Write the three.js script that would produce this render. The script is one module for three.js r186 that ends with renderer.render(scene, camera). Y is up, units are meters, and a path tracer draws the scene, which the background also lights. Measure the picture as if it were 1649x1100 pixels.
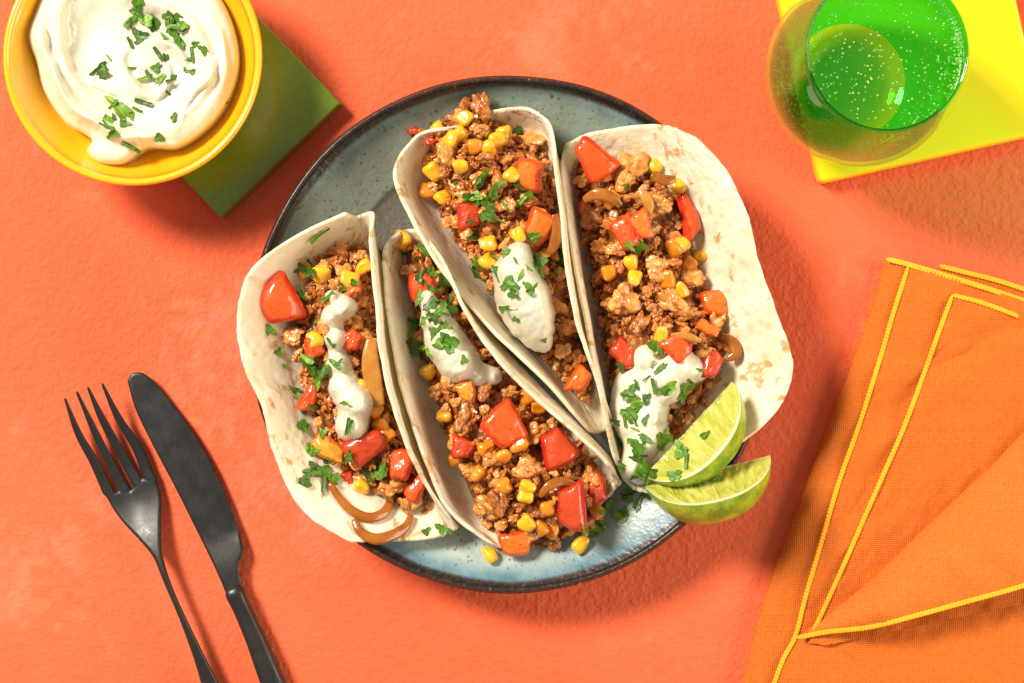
import * as THREE from 'three';
import { mergeVertices } from 'three/addons/utils/BufferGeometryUtils.js';
import { RectAreaLightUniformsLib } from 'three/addons/lights/RectAreaLightUniformsLib.js';

// ---------------------------------------------------------------- camera, light, exposure
const MM = 0.001, S = 0.000265, D = 0.75;              // metres per photo pixel on the table; camera height
const scene = new THREE.Scene();
const camera = new THREE.PerspectiveCamera(THREE.MathUtils.radToDeg(2 * Math.atan(550 * S / D)), 1649 / 1100, 0.02, 20);
camera.position.set(0, D, 0);
camera.up.set(0, 0, -1);
camera.lookAt(0, 0, 0);
scene.add(camera);
const renderer = new THREE.WebGLRenderer({ antialias: true });
renderer.setSize(1024, 683);
renderer.toneMapping = THREE.LinearToneMapping;
renderer.toneMappingExposure = 1.1;
renderer.shadowMap.enabled = true;
scene.background = new THREE.Color(0.27, 0.25, 0.225);   // the pale studio round the table
RectAreaLightUniformsLib.init();
const key = new THREE.RectAreaLight(0xfff3e4, 85, 0.52, 0.52);   // studio softbox, upper left
key.name = 'studio_softbox';
key.position.set(-1.18, 1.50, -0.92);
key.lookAt(0, 0, 0);
scene.add(key);
const bounce = new THREE.RectAreaLight(0xffecd4, 6.4, 1.2, 0.7);   // white reflector board, right of the table
bounce.name = 'reflector_board';
bounce.position.set(1.15, 0.5, 0.1);
bounce.lookAt(0, 0, 0);
scene.add(bounce);

// ---------------------------------------------------------------- helpers
let seed = 7;
function rnd() { seed |= 0; seed = seed + 0x6D2B79F5 | 0; let t = Math.imul(seed ^ seed >>> 15, 1 | seed); t = t + Math.imul(t ^ t >>> 7, 61 | t) ^ t; return ((t ^ t >>> 14) >>> 0) / 4294967296; }
const rr = (a, b) => a + (b - a) * rnd();
const V = (x, y, z) => new THREE.Vector3(x, y, z);
const clamp = THREE.MathUtils.clamp, lerp = THREE.MathUtils.lerp, sstep = THREE.MathUtils.smoothstep;
const W = (x, y, h) => { const k = S * (D - h * MM) / D; return V((x - 824.5) * k, h * MM, (y - 550) * k); };   // a spot on the photographed table, h millimetres up
const PX = 0.25;                                        // millimetres per photo pixel at food height
function hash3(x, y, z) { let n = Math.imul(x, 374761393) + Math.imul(y, 668265263) + Math.imul(z, 2147483647 - 1013); n = Math.imul(n ^ n >>> 13, 1274126177); return ((n ^ n >>> 16) >>> 0) / 4294967295; }
function noise3(x, y, z) {
  const X = Math.floor(x), Y = Math.floor(y), Z = Math.floor(z), f = (t) => t * t * (3 - 2 * t), u = f(x - X), v = f(y - Y), w = f(z - Z);
  const l = (a, b, t) => a + (b - a) * t;
  return l(l(l(hash3(X, Y, Z), hash3(X + 1, Y, Z), u), l(hash3(X, Y + 1, Z), hash3(X + 1, Y + 1, Z), u), v), l(l(hash3(X, Y, Z + 1), hash3(X + 1, Y, Z + 1), u), l(hash3(X, Y + 1, Z + 1), hash3(X + 1, Y + 1, Z + 1), u), v), w) * 2 - 1;
}
const fbm = (x, y, z, n = 4) => { let s = 0, a = 0.5; for (let i = 0; i < n; i++) { s += a * noise3(x, y, z); x *= 2.03; y *= 2.03; z = z * 2.03 + 7.1; a *= 0.5; } return s; };
// periodic 2D noise for textures: p cells round the tile
function pnoise(u, v, p, s) {
  const x = u * p, y = v * p, X = Math.floor(x), Y = Math.floor(y), f = (t) => t * t * t * (t * (t * 6 - 15) + 10), a = f(x - X), b = f(y - Y), m = (t) => ((t % p) + p) % p;
  const h = (i, j) => hash3(m(i), m(j), s), l = (q, r, t) => q + (r - q) * t;
  return l(l(h(X, Y), h(X + 1, Y), a), l(h(X, Y + 1), h(X + 1, Y + 1), a), b) * 2 - 1;
}
function tex(n, fn, srgb, rx = 1, ry = 1) {              // fn(u, v) -> [r, g, b] 0..1
  const d = new Uint8Array(n * n * 4);
  for (let j = 0, k = 0; j < n; j++) for (let i = 0; i < n; i++, k += 4) {
    const c = fn((i + 0.5) / n, (j + 0.5) / n);
    if (c.length) { d[k] = clamp(c[0], 0, 1) * 255; d[k + 1] = clamp(c[1], 0, 1) * 255; d[k + 2] = clamp(c[2], 0, 1) * 255; } else d[k] = d[k + 1] = d[k + 2] = clamp(c, 0, 1) * 255;
    d[k + 3] = 255;
  }
  return finish(new THREE.DataTexture(d, n, n), srgb, rx, ry);
}
function finish(t, srgb, rx, ry) { t.wrapS = t.wrapT = THREE.RepeatWrapping; t.magFilter = THREE.LinearFilter; t.minFilter = THREE.LinearMipmapLinearFilter; t.repeat.set(rx, ry); if (srgb) t.colorSpace = THREE.SRGBColorSpace; t.needsUpdate = true; return t; }
const mix3 = (a, b, t) => [a[0] + (b[0] - a[0]) * t, a[1] + (b[1] - a[1]) * t, a[2] + (b[2] - a[2]) * t];
const M = (o) => { const m = new THREE.MeshPhysicalMaterial({ side: THREE.DoubleSide, ...o }); if (Array.isArray(o.color)) m.color = new THREE.Color().setRGB(...o.color); return m; };
const names = {};
const numbered = (n) => { const k = names[n] = (names[n] ?? -1) + 1; return k ? `${n}_${String(k).padStart(3, '0')}` : n; };
function mesh(name, g, m, parent) {
  const o = new THREE.Mesh(g, m); o.name = parent ? name : numbered(name); o.castShadow = o.receiveShadow = true; (parent ?? scene).add(o); return o;
}
function tag(o, label, category, group, kind) { Object.assign(o.userData, { label, category }); if (group) o.userData.group = group; if (kind) o.userData.kind = kind; return o; }
function base(name, p, label, category, group) { const o = new THREE.Group(); o.name = numbered(name); o.position.copy(p); scene.add(o); return tag(o, label, category, group); }
function geo(pos, idx, uv, col) {
  const g = new THREE.BufferGeometry();
  g.setAttribute('position', new THREE.Float32BufferAttribute(pos, 3));
  if (uv) g.setAttribute('uv', new THREE.Float32BufferAttribute(uv, 2));
  if (col) g.setAttribute('color', new THREE.Float32BufferAttribute(col, 3));
  g.setIndex(idx); g.computeVertexNormals(); return g;
}
const local = (g, p) => g.translate(-p.x, -p.y, -p.z);   // geometry made in the room, moved to its thing's own base
function polySd(P0) {                                   // signed distance to a closed polygon, negative inside
  const P = P0.filter((p, i) => { const q = P0[(i + 1) % P0.length]; return Math.hypot(p[0] - q[0], p[1] - q[1]) > 1e-3; });
  return (x, y) => {
    let d = 1e9, s = 1;
    for (let i = 0, j = P.length - 1; i < P.length; j = i++) {
      const ex = P[j][0] - P[i][0], ey = P[j][1] - P[i][1], wx = x - P[i][0], wy = y - P[i][1], t = clamp((wx * ex + wy * ey) / (ex * ex + ey * ey), 0, 1), bx = wx - ex * t, by = wy - ey * t;
      d = Math.min(d, bx * bx + by * by);
      const c1 = y >= P[i][1], c2 = y < P[j][1], c3 = ex * wy > ey * wx;
      if ((c1 && c2 && c3) || (!c1 && !c2 && !c3)) s = -s;
    }
    return s * Math.sqrt(d);
  };
}
function spline(P, n, closed = false) { return new THREE.CatmullRomCurve3(P.map((p) => V(p[0], p[1], p[2] ?? 0)), closed, 'centripetal').getPoints(n).map((p) => [p.x, p.y, p.z]); }
const smin = (a, b, k) => { const h = clamp(0.5 + 0.5 * (b - a) / k, 0, 1); return lerp(b, a, h) - k * h * (1 - h); };
function polyline(P) {                                  // (x, y) -> [distance, signed distance, run 0..1, third value there]
  return (x, y) => {
    let best = 1e9, out = [1e9, 1e9, 0, 0];
    for (let i = 0; i < P.length - 1; i++) {
      const a = P[i], b = P[i + 1], ex = b[0] - a[0], ey = b[1] - a[1], wx = x - a[0], wy = y - a[1], t = clamp((wx * ex + wy * ey) / (ex * ex + ey * ey), 0, 1), dx = wx - ex * t, dy = wy - ey * t, d = Math.hypot(dx, dy);
      if (d < best) { best = d; out = [d, Math.sign(ex * wy - ey * wx) * d, (i + t) / (P.length - 1), lerp(a[2] ?? 0, b[2] ?? 0, t)]; }
    }
    return out;
  };
}
// a plan shape cut cleanly along its outline: sd < 0 inside (photo pixels), top and bottom in millimetres
function relief(sd, top, [x0, y0, x1, y1], step, { skirt = 0, bottom = null } = {}) {
  const nx = Math.ceil((x1 - x0) / step), ny = Math.ceil((y1 - y0) / step), f = new Float32Array((nx + 1) * (ny + 1));
  for (let j = 0; j <= ny; j++) for (let i = 0; i <= nx; i++) f[j * (nx + 1) + i] = sd(x0 + i * step, y0 + j * step);
  const pts = [], idx = [], rim = [], known = new Map();
  const vert = (k, x, y) => { let v = known.get(k); if (v === undefined) { v = pts.length; known.set(k, v); pts.push([x, y]); } return v; };
  for (let j = 0; j < ny; j++) for (let i = 0; i < nx; i++) {
    const c = [[i, j], [i, j + 1], [i + 1, j + 1], [i + 1, j]], v = c.map(([a, b]) => f[b * (nx + 1) + a]);
    if (v.every((q) => q >= 0)) continue;
    const poly = [];
    for (let k = 0; k < 4; k++) {
      const n = (k + 1) % 4, [a, b] = c[k], [p, q] = c[n];
      if (v[k] < 0) poly.push([vert(a + b * 10000, x0 + a * step, y0 + b * step), 0]);
      if ((v[k] < 0) !== (v[n] < 0)) {
        const t = v[k] / (v[k] - v[n]), e = a !== p ? 1e9 + Math.min(a, p) + b * 10000 : 2e9 + a + Math.min(b, q) * 10000;
        poly.push([vert(e, x0 + lerp(a, p, t) * step, y0 + lerp(b, q, t) * step), 1]);
      }
    }
    for (let k = 1; k < poly.length - 1; k++) idx.push(poly[0][0], poly[k][0], poly[k + 1][0]);
    for (let k = 0; k < poly.length; k++) { const n = poly[(k + 1) % poly.length]; if (poly[k][1] && n[1] && v.some((q) => q >= 0)) rim.push([poly[k][0], n[0]]); }
  }
  const pos = [], uv = [];
  const put = (x, y, h) => { const p = W(x, y, h); pos.push(p.x, p.y, p.z); uv.push(p.x, -p.z); };
  for (const [x, y] of pts) put(x, y, top(x, y));
  const n = pts.length;
  if (bottom) { for (const [x, y] of pts) put(x, y, bottom(x, y)); const m = idx.length; for (let k = 0; k < m; k += 3) idx.push(idx[k] + n, idx[k + 2] + n, idx[k + 1] + n); for (const [a, b] of rim) idx.push(a, a + n, b, b, a + n, b + n); }
  else if (skirt) { const low = new Map(); const lo = (a) => { if (!low.has(a)) { low.set(a, pos.length / 3); const p = V(pos[a * 3], pos[a * 3 + 1] - skirt * MM, pos[a * 3 + 2]); pos.push(p.x, p.y, p.z); uv.push(p.x, -p.z); } return low.get(a); }; for (const [a, b] of rim) idx.push(a, lo(a), b, b, lo(a), lo(b)); }
  return geo(pos, idx, uv);
}
// a band of w(t) x h(t) millimetres swept along points (metres); flat side faces `up`
function sweep(P, w, h, seg, round = 10, up = V(0, 1, 0), ridges = 0, amp = 0) {
  const c = new THREE.CatmullRomCurve3(P, false, 'centripetal'), pos = [], idx = [], uv = [], len = c.getLength();
  for (let i = 0; i <= seg; i++) {
    const t = i / seg, p = c.getPointAt(t), d = c.getTangentAt(t), s = V().crossVectors(d, up).normalize(), n = V().crossVectors(s, d).normalize(), cap = Math.sqrt(Math.max(0.02, 1 - Math.pow(Math.abs(2 * t - 1), 40)));
    for (let k = 0; k < round; k++) {
      const a = k / round * 2 * Math.PI, e = (q) => Math.sign(q) * Math.pow(Math.abs(q), 0.75), bump = 1 + amp * Math.sin(t * ridges * 2 * Math.PI + Math.cos(a) * 1.2);
      const q = p.clone().addScaledVector(s, e(Math.cos(a)) * w(t) * 0.5 * MM * cap * (0.8 + 0.2 * bump)).addScaledVector(n, e(Math.sin(a)) * h(t) * 0.5 * MM * cap * bump);
      pos.push(q.x, q.y, q.z); uv.push(t * len, k / round * w(t) * 2 * MM);
      if (i < seg) { const A = i * round + k, B = i * round + (k + 1) % round; idx.push(A, A + round, B, B, A + round, B + round); }
    }
  }
  for (const o of [0, seg * round]) for (let k = 1; k < round - 1; k++) idx.push(o, o + (o ? k + 1 : k), o + (o ? k : k + 1));
  return geo(pos, idx, uv);
}
// a rounded block with bending: sizes in millimetres, centred
function block(w, h, l, r, n, shape) {
  const g0 = new THREE.BoxGeometry(w, h, l, n, Math.max(3, n >> 1), n); g0.deleteAttribute('normal'); g0.deleteAttribute('uv');
  const g = mergeVertices(g0, 1e-4), p = g.attributes.position, q = V(), uv = [];
  for (let i = 0; i < p.count; i++) {
    q.fromBufferAttribute(p, i);
    const e = V(clamp(q.x, -w / 2 + r, w / 2 - r), clamp(q.y, -h / 2 + Math.min(r, h / 2), h / 2 - Math.min(r, h / 2)), clamp(q.z, -l / 2 + r, l / 2 - r)), dir = q.clone().sub(e);
    if (dir.lengthSq() > 1e-12) q.copy(e).addScaledVector(dir.normalize(), Math.min(r, h / 2));
    uv.push((q.x + q.y) * MM, (q.z + q.y) * MM); shape?.(q); p.setXYZ(i, q.x * MM, q.y * MM, q.z * MM);
  }
  g.setAttribute('uv', new THREE.Float32BufferAttribute(uv, 2)); g.computeVertexNormals(); return g;
}
function paint(g, fn) { const p = g.attributes.position, n = g.attributes.normal, c = new Float32Array(p.count * 3), a = V(), b = V(); for (let i = 0; i < p.count; i++) c.set(fn(a.fromBufferAttribute(p, i), b.fromBufferAttribute(n, i)), i * 3); g.setAttribute('color', new THREE.BufferAttribute(c, 3)); return g; }

// heights of what already lies on the table, on a grid of photo pixels, so that later things can be laid on top
const GX = 825, GY = 550, H = new Float32Array(GX * GY);
function lay(o) {
  o.updateMatrixWorld(true);
  const a = V(), b = V(), c = V(), to = (v) => { const h = v.y / MM, k = S * (D - v.y) / D; return [(v.x / k + 824.5) / 2, (v.z / k + 550) / 2, h]; };
  o.traverse((m) => {
    if (!m.isMesh || m.isInstancedMesh) return;
    const p = m.geometry.attributes.position, ix = m.geometry.index.array;
    const q = new Array(p.count); for (let i = 0; i < p.count; i++) q[i] = to(a.fromBufferAttribute(p, i).applyMatrix4(m.matrixWorld));
    for (let t = 0; t < ix.length; t += 3) {
      const A = q[ix[t]], B = q[ix[t + 1]], C = q[ix[t + 2]], det = (B[0] - A[0]) * (C[1] - A[1]) - (C[0] - A[0]) * (B[1] - A[1]);
      if (Math.abs(det) < 1e-9) continue;
      const X0 = Math.max(0, Math.ceil(Math.min(A[0], B[0], C[0]))), X1 = Math.min(GX - 1, Math.floor(Math.max(A[0], B[0], C[0]))), Y0 = Math.max(0, Math.ceil(Math.min(A[1], B[1], C[1]))), Y1 = Math.min(GY - 1, Math.floor(Math.max(A[1], B[1], C[1])));
      for (let y = Y0; y <= Y1; y++) for (let x = X0; x <= X1; x++) {
        const u = ((x - A[0]) * (C[1] - A[1]) - (C[0] - A[0]) * (y - A[1])) / det, v = ((B[0] - A[0]) * (y - A[1]) - (x - A[0]) * (B[1] - A[1])) / det;
        if (u < 0 || v < 0 || u + v > 1) continue;
        const h = A[2] + u * (B[2] - A[2]) + v * (C[2] - A[2]); if (h > H[y * GX + x]) H[y * GX + x] = h;
      }
    }
  });
  return o;
}
function Hb(x, y, r) { let s = 0, n = 0; const k = Math.max(1, Math.round(r / 4)); for (let j = -2; j <= 2; j++) for (let i = -2; i <= 2; i++) { const X = clamp(Math.round(x / 2) + i * k, 0, GX - 1), Y = clamp(Math.round(y / 2) + j * k, 0, GY - 1); s += H[Y * GX + X]; n++; } return s / n; }
const Hp = (x, y) => H[clamp(Math.round(y / 2), 0, GY - 1) * GX + clamp(Math.round(x / 2), 0, GX - 1)];

// ---------------------------------------------------------------- tabletop
{
  const colorT = tex(2048, (u, v) => {
    const big = 0.6 * pnoise(u, v, 5, 1) + 0.4 * pnoise(u, v, 11, 2), mid = pnoise(u, v, 40, 3), fine = pnoise(u, v, 300, 4);
    const w = pnoise(u + 0.02 * pnoise(u, v, 18, 9), v + 0.02 * pnoise(u, v, 18, 8), 26, 5);
    let scuff = sstep(0.35 * big + 0.3 * w + 0.25 * pnoise(u, v, 120, 6) + 0.3 * pnoise(u, v, 9, 12), 0.22, 0.75);
    const c = mix3([0.945, 0.455, 0.265], [0.975, 0.52, 0.34], 0.5 + 0.5 * big + 0.15 * mid + 0.1 * fine);
    return mix3(c, [0.99, 0.67, 0.53], scuff * 0.38);
  }, true, 1 / 0.55, 1 / 0.55);
  const bumpT = tex(2048, (u, v) => {
    const wu = u + 0.004 * pnoise(u, v, 60, 21), wv = v + 0.004 * pnoise(u, v, 60, 22);
    const cell = 1 - Math.abs(pnoise(wu, wv, 130, 23)), c2 = 1 - Math.abs(pnoise(wu, wv, 75, 26));
    return 0.5 + 0.16 * (cell - 0.6) + 0.2 * (c2 - 0.6) + 0.13 * pnoise(u, v, 230, 24) + 0.16 * pnoise(u, v, 480, 25) + 0.2 * pnoise(u, v, 30, 27);
  }, false, 1 / 0.55, 1 / 0.55);
  const g = new THREE.BoxGeometry(2.4, 0.03, 1.8).translate(0, -0.015, 0), uv = g.attributes.uv, p = g.attributes.position;
  for (let i = 0; i < uv.count; i++) uv.setXY(i, p.getX(i) + 0.13, -p.getZ(i) + 0.3);
  const t = mesh('tabletop', g, M({ map: colorT, bumpMap: bumpT, bumpScale: 0.0007, roughness: 0.8, specularIntensity: 0.5, color: [0.88, 0.665, 0.71] }));
  tag(t, 'orange painted tabletop with a rough plaster like surface', 'tabletop', null, 'structure');
}

// ---------------------------------------------------------------- tiles under the bowl and the glass
function tile(name, corners, h, r, m, label) {           // corners: plan pixels on the table, clockwise
  const P = corners.map(([x, y]) => W(x, y, 0)), c = P[0].clone().add(P[2]).multiplyScalar(0.5), ex = P[1].clone().sub(P[0]), ez = P[3].clone().sub(P[0]), w = ex.length() / MM, l = ez.length() / MM;
  const o = base(name, c, label, 'tile');
  o.rotation.y = -Math.atan2(ex.z, ex.x);
  const n = 22, g0 = new THREE.BoxGeometry(w, h, l, n, 6, n); g0.deleteAttribute('normal'); g0.deleteAttribute('uv');
  const g = mergeVertices(g0, 1e-4), p = g.attributes.position, uv = [];
  const sn = (a, A, rr) => { const f = a / A, e = Math.min(1, Math.abs(f) * 1.0); return Math.sign(f) * (e < 0.75 ? e / 0.75 * (1 - rr / A) : 1 - rr / A + (rr / A) * (e - 0.75) / 0.25) * A; };
  for (let i = 0; i < p.count; i++) {
    let x = sn(p.getX(i), w / 2, r), y = p.getY(i), z = sn(p.getZ(i), l / 2, r);
    const q = V(x, y, z), e = V(clamp(x, -w / 2 + r, w / 2 - r), Math.min(y, h / 2 - r), clamp(z, -l / 2 + r, l / 2 - r)), d = q.clone().sub(e);
    if (d.lengthSq() > 1e-9) q.copy(e).addScaledVector(d.normalize(), Math.min(r, Math.max(Math.abs(x - e.x), Math.abs(y - e.y), Math.abs(z - e.z))));
    p.setXYZ(i, q.x * MM, (q.y + h / 2 + 0.3) * MM, q.z * MM); uv.push(q.x * MM, q.z * MM);
  }
  g.setAttribute('uv', new THREE.Float32BufferAttribute(uv, 2)); g.computeVertexNormals();
  mesh('glazed_face', g, m, o);
  return lay(o);
}
const crackle = (() => {
  const pts = []; for (let i = 0; i < 150; i++) pts.push([rnd(), rnd()]);
  return tex(512, (u, v) => {
    const uu = u + 0.01 * pnoise(u, v, 20, 31), vv = v + 0.01 * pnoise(u, v, 20, 32); let a = 9, b = 9;
    for (const [x, y] of pts) { let dx = Math.abs(uu - x), dy = Math.abs(vv - y); dx = Math.min(dx, 1 - dx); dy = Math.min(dy, 1 - dy); const d = Math.hypot(dx, dy); if (d < a) { b = a; a = d; } else if (d < b) b = d; }
    const e = sstep(b - a, 0, 0.006), n = pnoise(u, v, 6, 33) * 0.5 + pnoise(u, v, 40, 34) * 0.25;
    return mix3(mix3([0.42, 0.51, 0.08], [0.49, 0.58, 0.14], 0.5 + n), [0.42, 0.60, 0.25], (1 - e) * 0.28 + 0.25 * sstep(pnoise(u * 1 + 0.02 * n, v, 90, 35), 0.55, 0.9));
  }, true, 12, 12);
})();
tile('green_tile', [[549, 166], [355, 352], [-8, -27], [186, -213]].map(([x, y]) => [x + (824 - x) * 0.012, y + (550 - y) * 0.012]), 9, 1.1, M({ map: crackle, color: [0.86, 1.0, 0.5], roughness: 0.28, clearcoat: 0.6, clearcoatRoughness: 0.12 }), 'olive green crackle glazed tile under the yellow bowl');
tile('yellow_tile', [[1318, 296], [1236, -70], [1602, -150], [1684, 224]].map(([x, y]) => [x + (824 - x) * 0.008, y + (550 - y) * 0.008]), 9, 2.6, M({ color: [0.95, 0.72, 0.003], roughness: 0.32, clearcoat: 0.5, clearcoatRoughness: 0.15 }), 'square lemon yellow tile under the green tumbler');

// ---------------------------------------------------------------- plate
const plateC = W(821, 538, 28);
function lathe(P, seg, wob) {                            // P: [radius, height] mm
  const c = new THREE.CatmullRomCurve3(P.map(([r, h]) => V(r, h, 0)), false, 'centripetal').getPoints(P.length * 8);
  const g = new THREE.LatheGeometry(c.map((p) => new THREE.Vector2(Math.max(0, p.x) * MM, p.y * MM)), seg), p = g.attributes.position;
  const uv = g.attributes.uv;
  for (let i = 0; i < p.count; i++) { const x = p.getX(i), z = p.getZ(i), a = Math.atan2(z, x), k = 1 + (wob ? wob(a) : 0); p.setXYZ(i, x * k, p.getY(i), z * k); uv.setXY(i, x, z); }
  const m = mergeVertices((g.deleteAttribute('normal'), g), 1e-7); m.computeVertexNormals(); return m;
}
{
  const o = base('dinner_plate', V(plateC.x, 0, plateC.z), 'round blue grey stoneware plate with a dark brown rim under four tacos', 'plate');
  const Rp = 416 * S * 1000 * (D - 0.028) / D, dots = [];
  for (let i = 0; i < 4200; i++) dots.push([rr(-1, 1), rr(-1, 1), rr(0.0015, 0.005) * (rnd() < 0.12 ? 1.8 : 1), rr(0.25, 0.9), rnd()]);
  const N = 1024, d = new Uint8Array(N * N * 4), col = new Float32Array(N * N * 3);
  for (let j = 0; j < N; j++) for (let i = 0; i < N; i++) {
    const x = (i + 0.5) / N * 2.1 - 1.05, y = (j + 0.5) / N * 2.1 - 1.05, a = Math.atan2(y, x), n1 = fbm(x * 3, y * 3, 1), n2 = fbm(x * 14, y * 14, 2), n3 = fbm(x * 150, y * 150, 3, 3) * 1.5, r = Math.hypot(x, y) + 0.006 * fbm(Math.cos(a) * 6, Math.sin(a) * 6, 5);
    let c = mix3([0.62, 0.72, 0.71], [0.72, 0.79, 0.76], 0.5 + n1 + 0.4 * n2);
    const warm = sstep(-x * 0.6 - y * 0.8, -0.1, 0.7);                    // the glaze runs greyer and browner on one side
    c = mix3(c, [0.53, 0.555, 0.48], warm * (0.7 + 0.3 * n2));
    c = mix3(c, [0.23, 0.42, 0.52], sstep(r, 0.885, 0.968) * (0.65 + 0.5 * n2) * (1 - 0.5 * warm));
    c = mix3(c, [0.36, 0.345, 0.29], (1 - sstep(r, 0.715, 0.745)) * (0.8 + 0.3 * n3));   // unglazed, speckled well
    c = mix3(c, [0.24, 0.20, 0.15], sstep(0.02 - Math.abs(r - 0.735), 0, 0.02) * 0.7);
    c = mix3(c, mix3([0.10, 0.085, 0.09], [0.26, 0.17, 0.12], clamp(0.5 + 1.1 * n3 * 0.6 + 0.6 * n2, 0, 1)), sstep(r, 0.955, 0.975));
    col.set(mix3(c, [0.75, 0.78, 0.75], 0.10 * Math.max(0, n3)), (j * N + i) * 3);
  }
  for (const [x, y, r, s, q] of dots) {
    const X = (x + 1.05) / 2.1 * N, Y = (y + 1.05) / 2.1 * N, R = r * N / 2.1 + 0.6;
    for (let j = Math.max(0, Y - R | 0); j <= Math.min(N - 1, Y + R); j++) for (let i = Math.max(0, X - R | 0); i <= Math.min(N - 1, X + R); i++) {
      const k = s * (1 - sstep(Math.hypot(i + 0.5 - X, j + 0.5 - Y), R * 0.3, R)), at = (j * N + i) * 3, e = q < 0.8 ? [0.22, 0.19, 0.12] : [0.75, 0.72, 0.62];
      for (let c = 0; c < 3; c++) col[at + c] += (e[c] - col[at + c]) * k * 0.75;
    }
  }
  for (let i = 0; i < N * N; i++) { for (let c = 0; c < 3; c++) d[i * 4 + c] = clamp(col[i * 3 + c], 0, 1) * 255; d[i * 4 + 3] = 255; }
  const map = finish(new THREE.DataTexture(d, N, N), true, 1, 1);
  const g = lathe([[0, 8], [40, 8], [72, 8.2], [78, 9.6], [80.5, 10.6], [90, 15.5], [100, 21.5], [107, 26.8], [Rp - 1.6, 29.3], [Rp - 0.5, 29.6], [Rp, 28.6], [Rp - 1.4, 26.4], [103, 19], [92, 11], [80, 5.2], [62, 2.2], [60, 0.4], [56, 0.4], [54, 3], [0, 3]], 220, (a) => 0.0035 * Math.sin(2 * a + 1) + 0.002 * Math.sin(5 * a) + 0.0012 * Math.sin(11 * a + 2));
  const uv = g.attributes.uv, p = g.attributes.position;
  for (let i = 0; i < uv.count; i++) uv.setXY(i, p.getX(i) / (Rp * MM) / 2.1 + 0.5, p.getZ(i) / (Rp * MM) / 2.1 + 0.5);
  mesh('plate_body', g, M({ map, color: [0.86, 0.86, 0.88], roughness: 0.34, clearcoat: 0.4, clearcoatRoughness: 0.15, bumpMap: tex(512, (u, v) => 0.5 + 0.3 * pnoise(u, v, 60, 41) + 0.2 * pnoise(u, v, 140, 42), false, 2, 2), bumpScale: 0.0002 }), o);
  lay(o);
}

// ---------------------------------------------------------------- bowl of cream
const creamM = M({ color: [0.75, 0.72, 0.56], roughness: 0.22, clearcoat: 0.6, clearcoatRoughness: 0.2, sheen: 0.3, sheenColor: new THREE.Color(1, 0.97, 0.85), sheenRoughness: 0.6, bumpMap: tex(256, (u, v) => 0.5 + 0.3 * pnoise(u, v, 14, 51) + 0.15 * pnoise(u, v, 50, 52), false, 40, 40), bumpScale: 0.0001 });
{
  const c = W(213, 90, 42), R = 209 * S * 1000 * (D - 0.042) / D;
  const o = base('dip_bowl', V(c.x, 0.0095, c.z), 'small glossy yellow bowl on the green tile', 'bowl');
  const g = lathe([[0, 4.5], [20, 4.7], [30, 6.5], [38, 11], [44, 19], [48, 26.5], [R - 2.6, 32], [R - 1.4, 33], [R - 0.4, 32.6], [R, 31.4], [R - 0.6, 29.5], [50, 25], [46, 17], [39, 8.5], [31, 3.6], [26, 2.6], [25.5, 0], [22, 0], [21, 2], [0, 2]], 160);
  mesh('bowl_body', g, M({ color: [0.93, 0.47, 0.004], roughness: 0.22, clearcoat: 0.9, clearcoatRoughness: 0.06 }), o);
  lay(o);
  const outline = spline([[42, 55], [58, 100], [72, 150], [108, 200], [148, 226], [140, 242], [160, 262], [198, 264], [236, 240], [285, 238], [332, 208], [364, 168], [384, 110], [378, 50], [352, -8], [300, -60], [220, -85], [130, -70], [70, -20], [52, 22]], 200, true), sd = polySd(outline);
  const ridges = [[[[110, -40], [70, 10], [66, 70], [92, 130], [140, 185], [200, 215], [270, 205], [330, 165]], 9, 3.0], [[[120, -10], [96, 20], [96, 80], [122, 130], [170, 165], [215, 178]], 8, 2.6], [[[60, 30], [75, 90], [110, 165], [160, 210]], 6, 1.6],
    [[[150, -30], [190, -12], [250, 5], [300, 30], [330, 70], [338, 120], [310, 170], [262, 195]], 10, 3.2], [[[205, 70], [196, 92], [203, 120], [222, 142], [252, 150], [275, 132]], 5, 2.1], [[[195, 150], [160, 140], [138, 130]], 5, 1.8], [[[228, 60], [262, 62], [290, 82], [300, 108]], 6, 2.3], [[[268, 98], [272, 130], [250, 160]], 4, 1.5], [[[335, 20], [362, 70], [362, 120], [340, 170]], 7, 1.8], [[[352, 90], [330, 132], [300, 165], [288, 205]], 4, 1.9], [[[120, 150], [150, 195], [215, 222], [262, 222]], 6, 1.5]].map(([P, w, a]) => [polyline(spline(P, 40)), w, a]);
  const top = (x, y) => {
    const q = Math.max(0, -sd(x, y)), e = Math.min(1, q / 26), wx = x + 7 * fbm(x / 40, y / 40, 61), wy = y + 7 * fbm(x / 40, y / 40, 62);
    let h = 7.5 * Math.sqrt(1 - (1 - e) * (1 - e)), m = 0;
    for (const [f, w, a] of ridges) { const [, s, t] = f(wx, wy), k = 1.7 * a * Math.sin(Math.PI * clamp(t * 0.9 + 0.05, 0, 1)); m += k * Math.exp(-Math.pow(s / (s > 0 ? w * 1.9 : w * 0.85), 2)); }
    h += m * e - 3.2 * Math.exp(-(((x - 140) / 32) ** 2 + ((y - 62) / 42) ** 2)) - 1.6 * Math.exp(-(((x - 245) / 16) ** 2 + ((y - 128) / 20) ** 2));
    h += e * (1.1 * fbm(x / 40, y / 40, 63) + 0.12 * fbm(wx / 9, wy / 14, 64));
    const r = Math.hypot(x - 213, y - 92);
    return lerp(21.5, 29, sstep(r, 60, 190)) + Math.max(0, h);
  };
  const cr = mesh('sour_cream', relief(sd, top, [30, -90, 395, 275], 2.2, { skirt: 9 }), creamM);
  tag(cr, 'swirled sour cream filling the yellow bowl, sprinkled with green bits', 'cream'); lay(cr);
}

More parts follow.
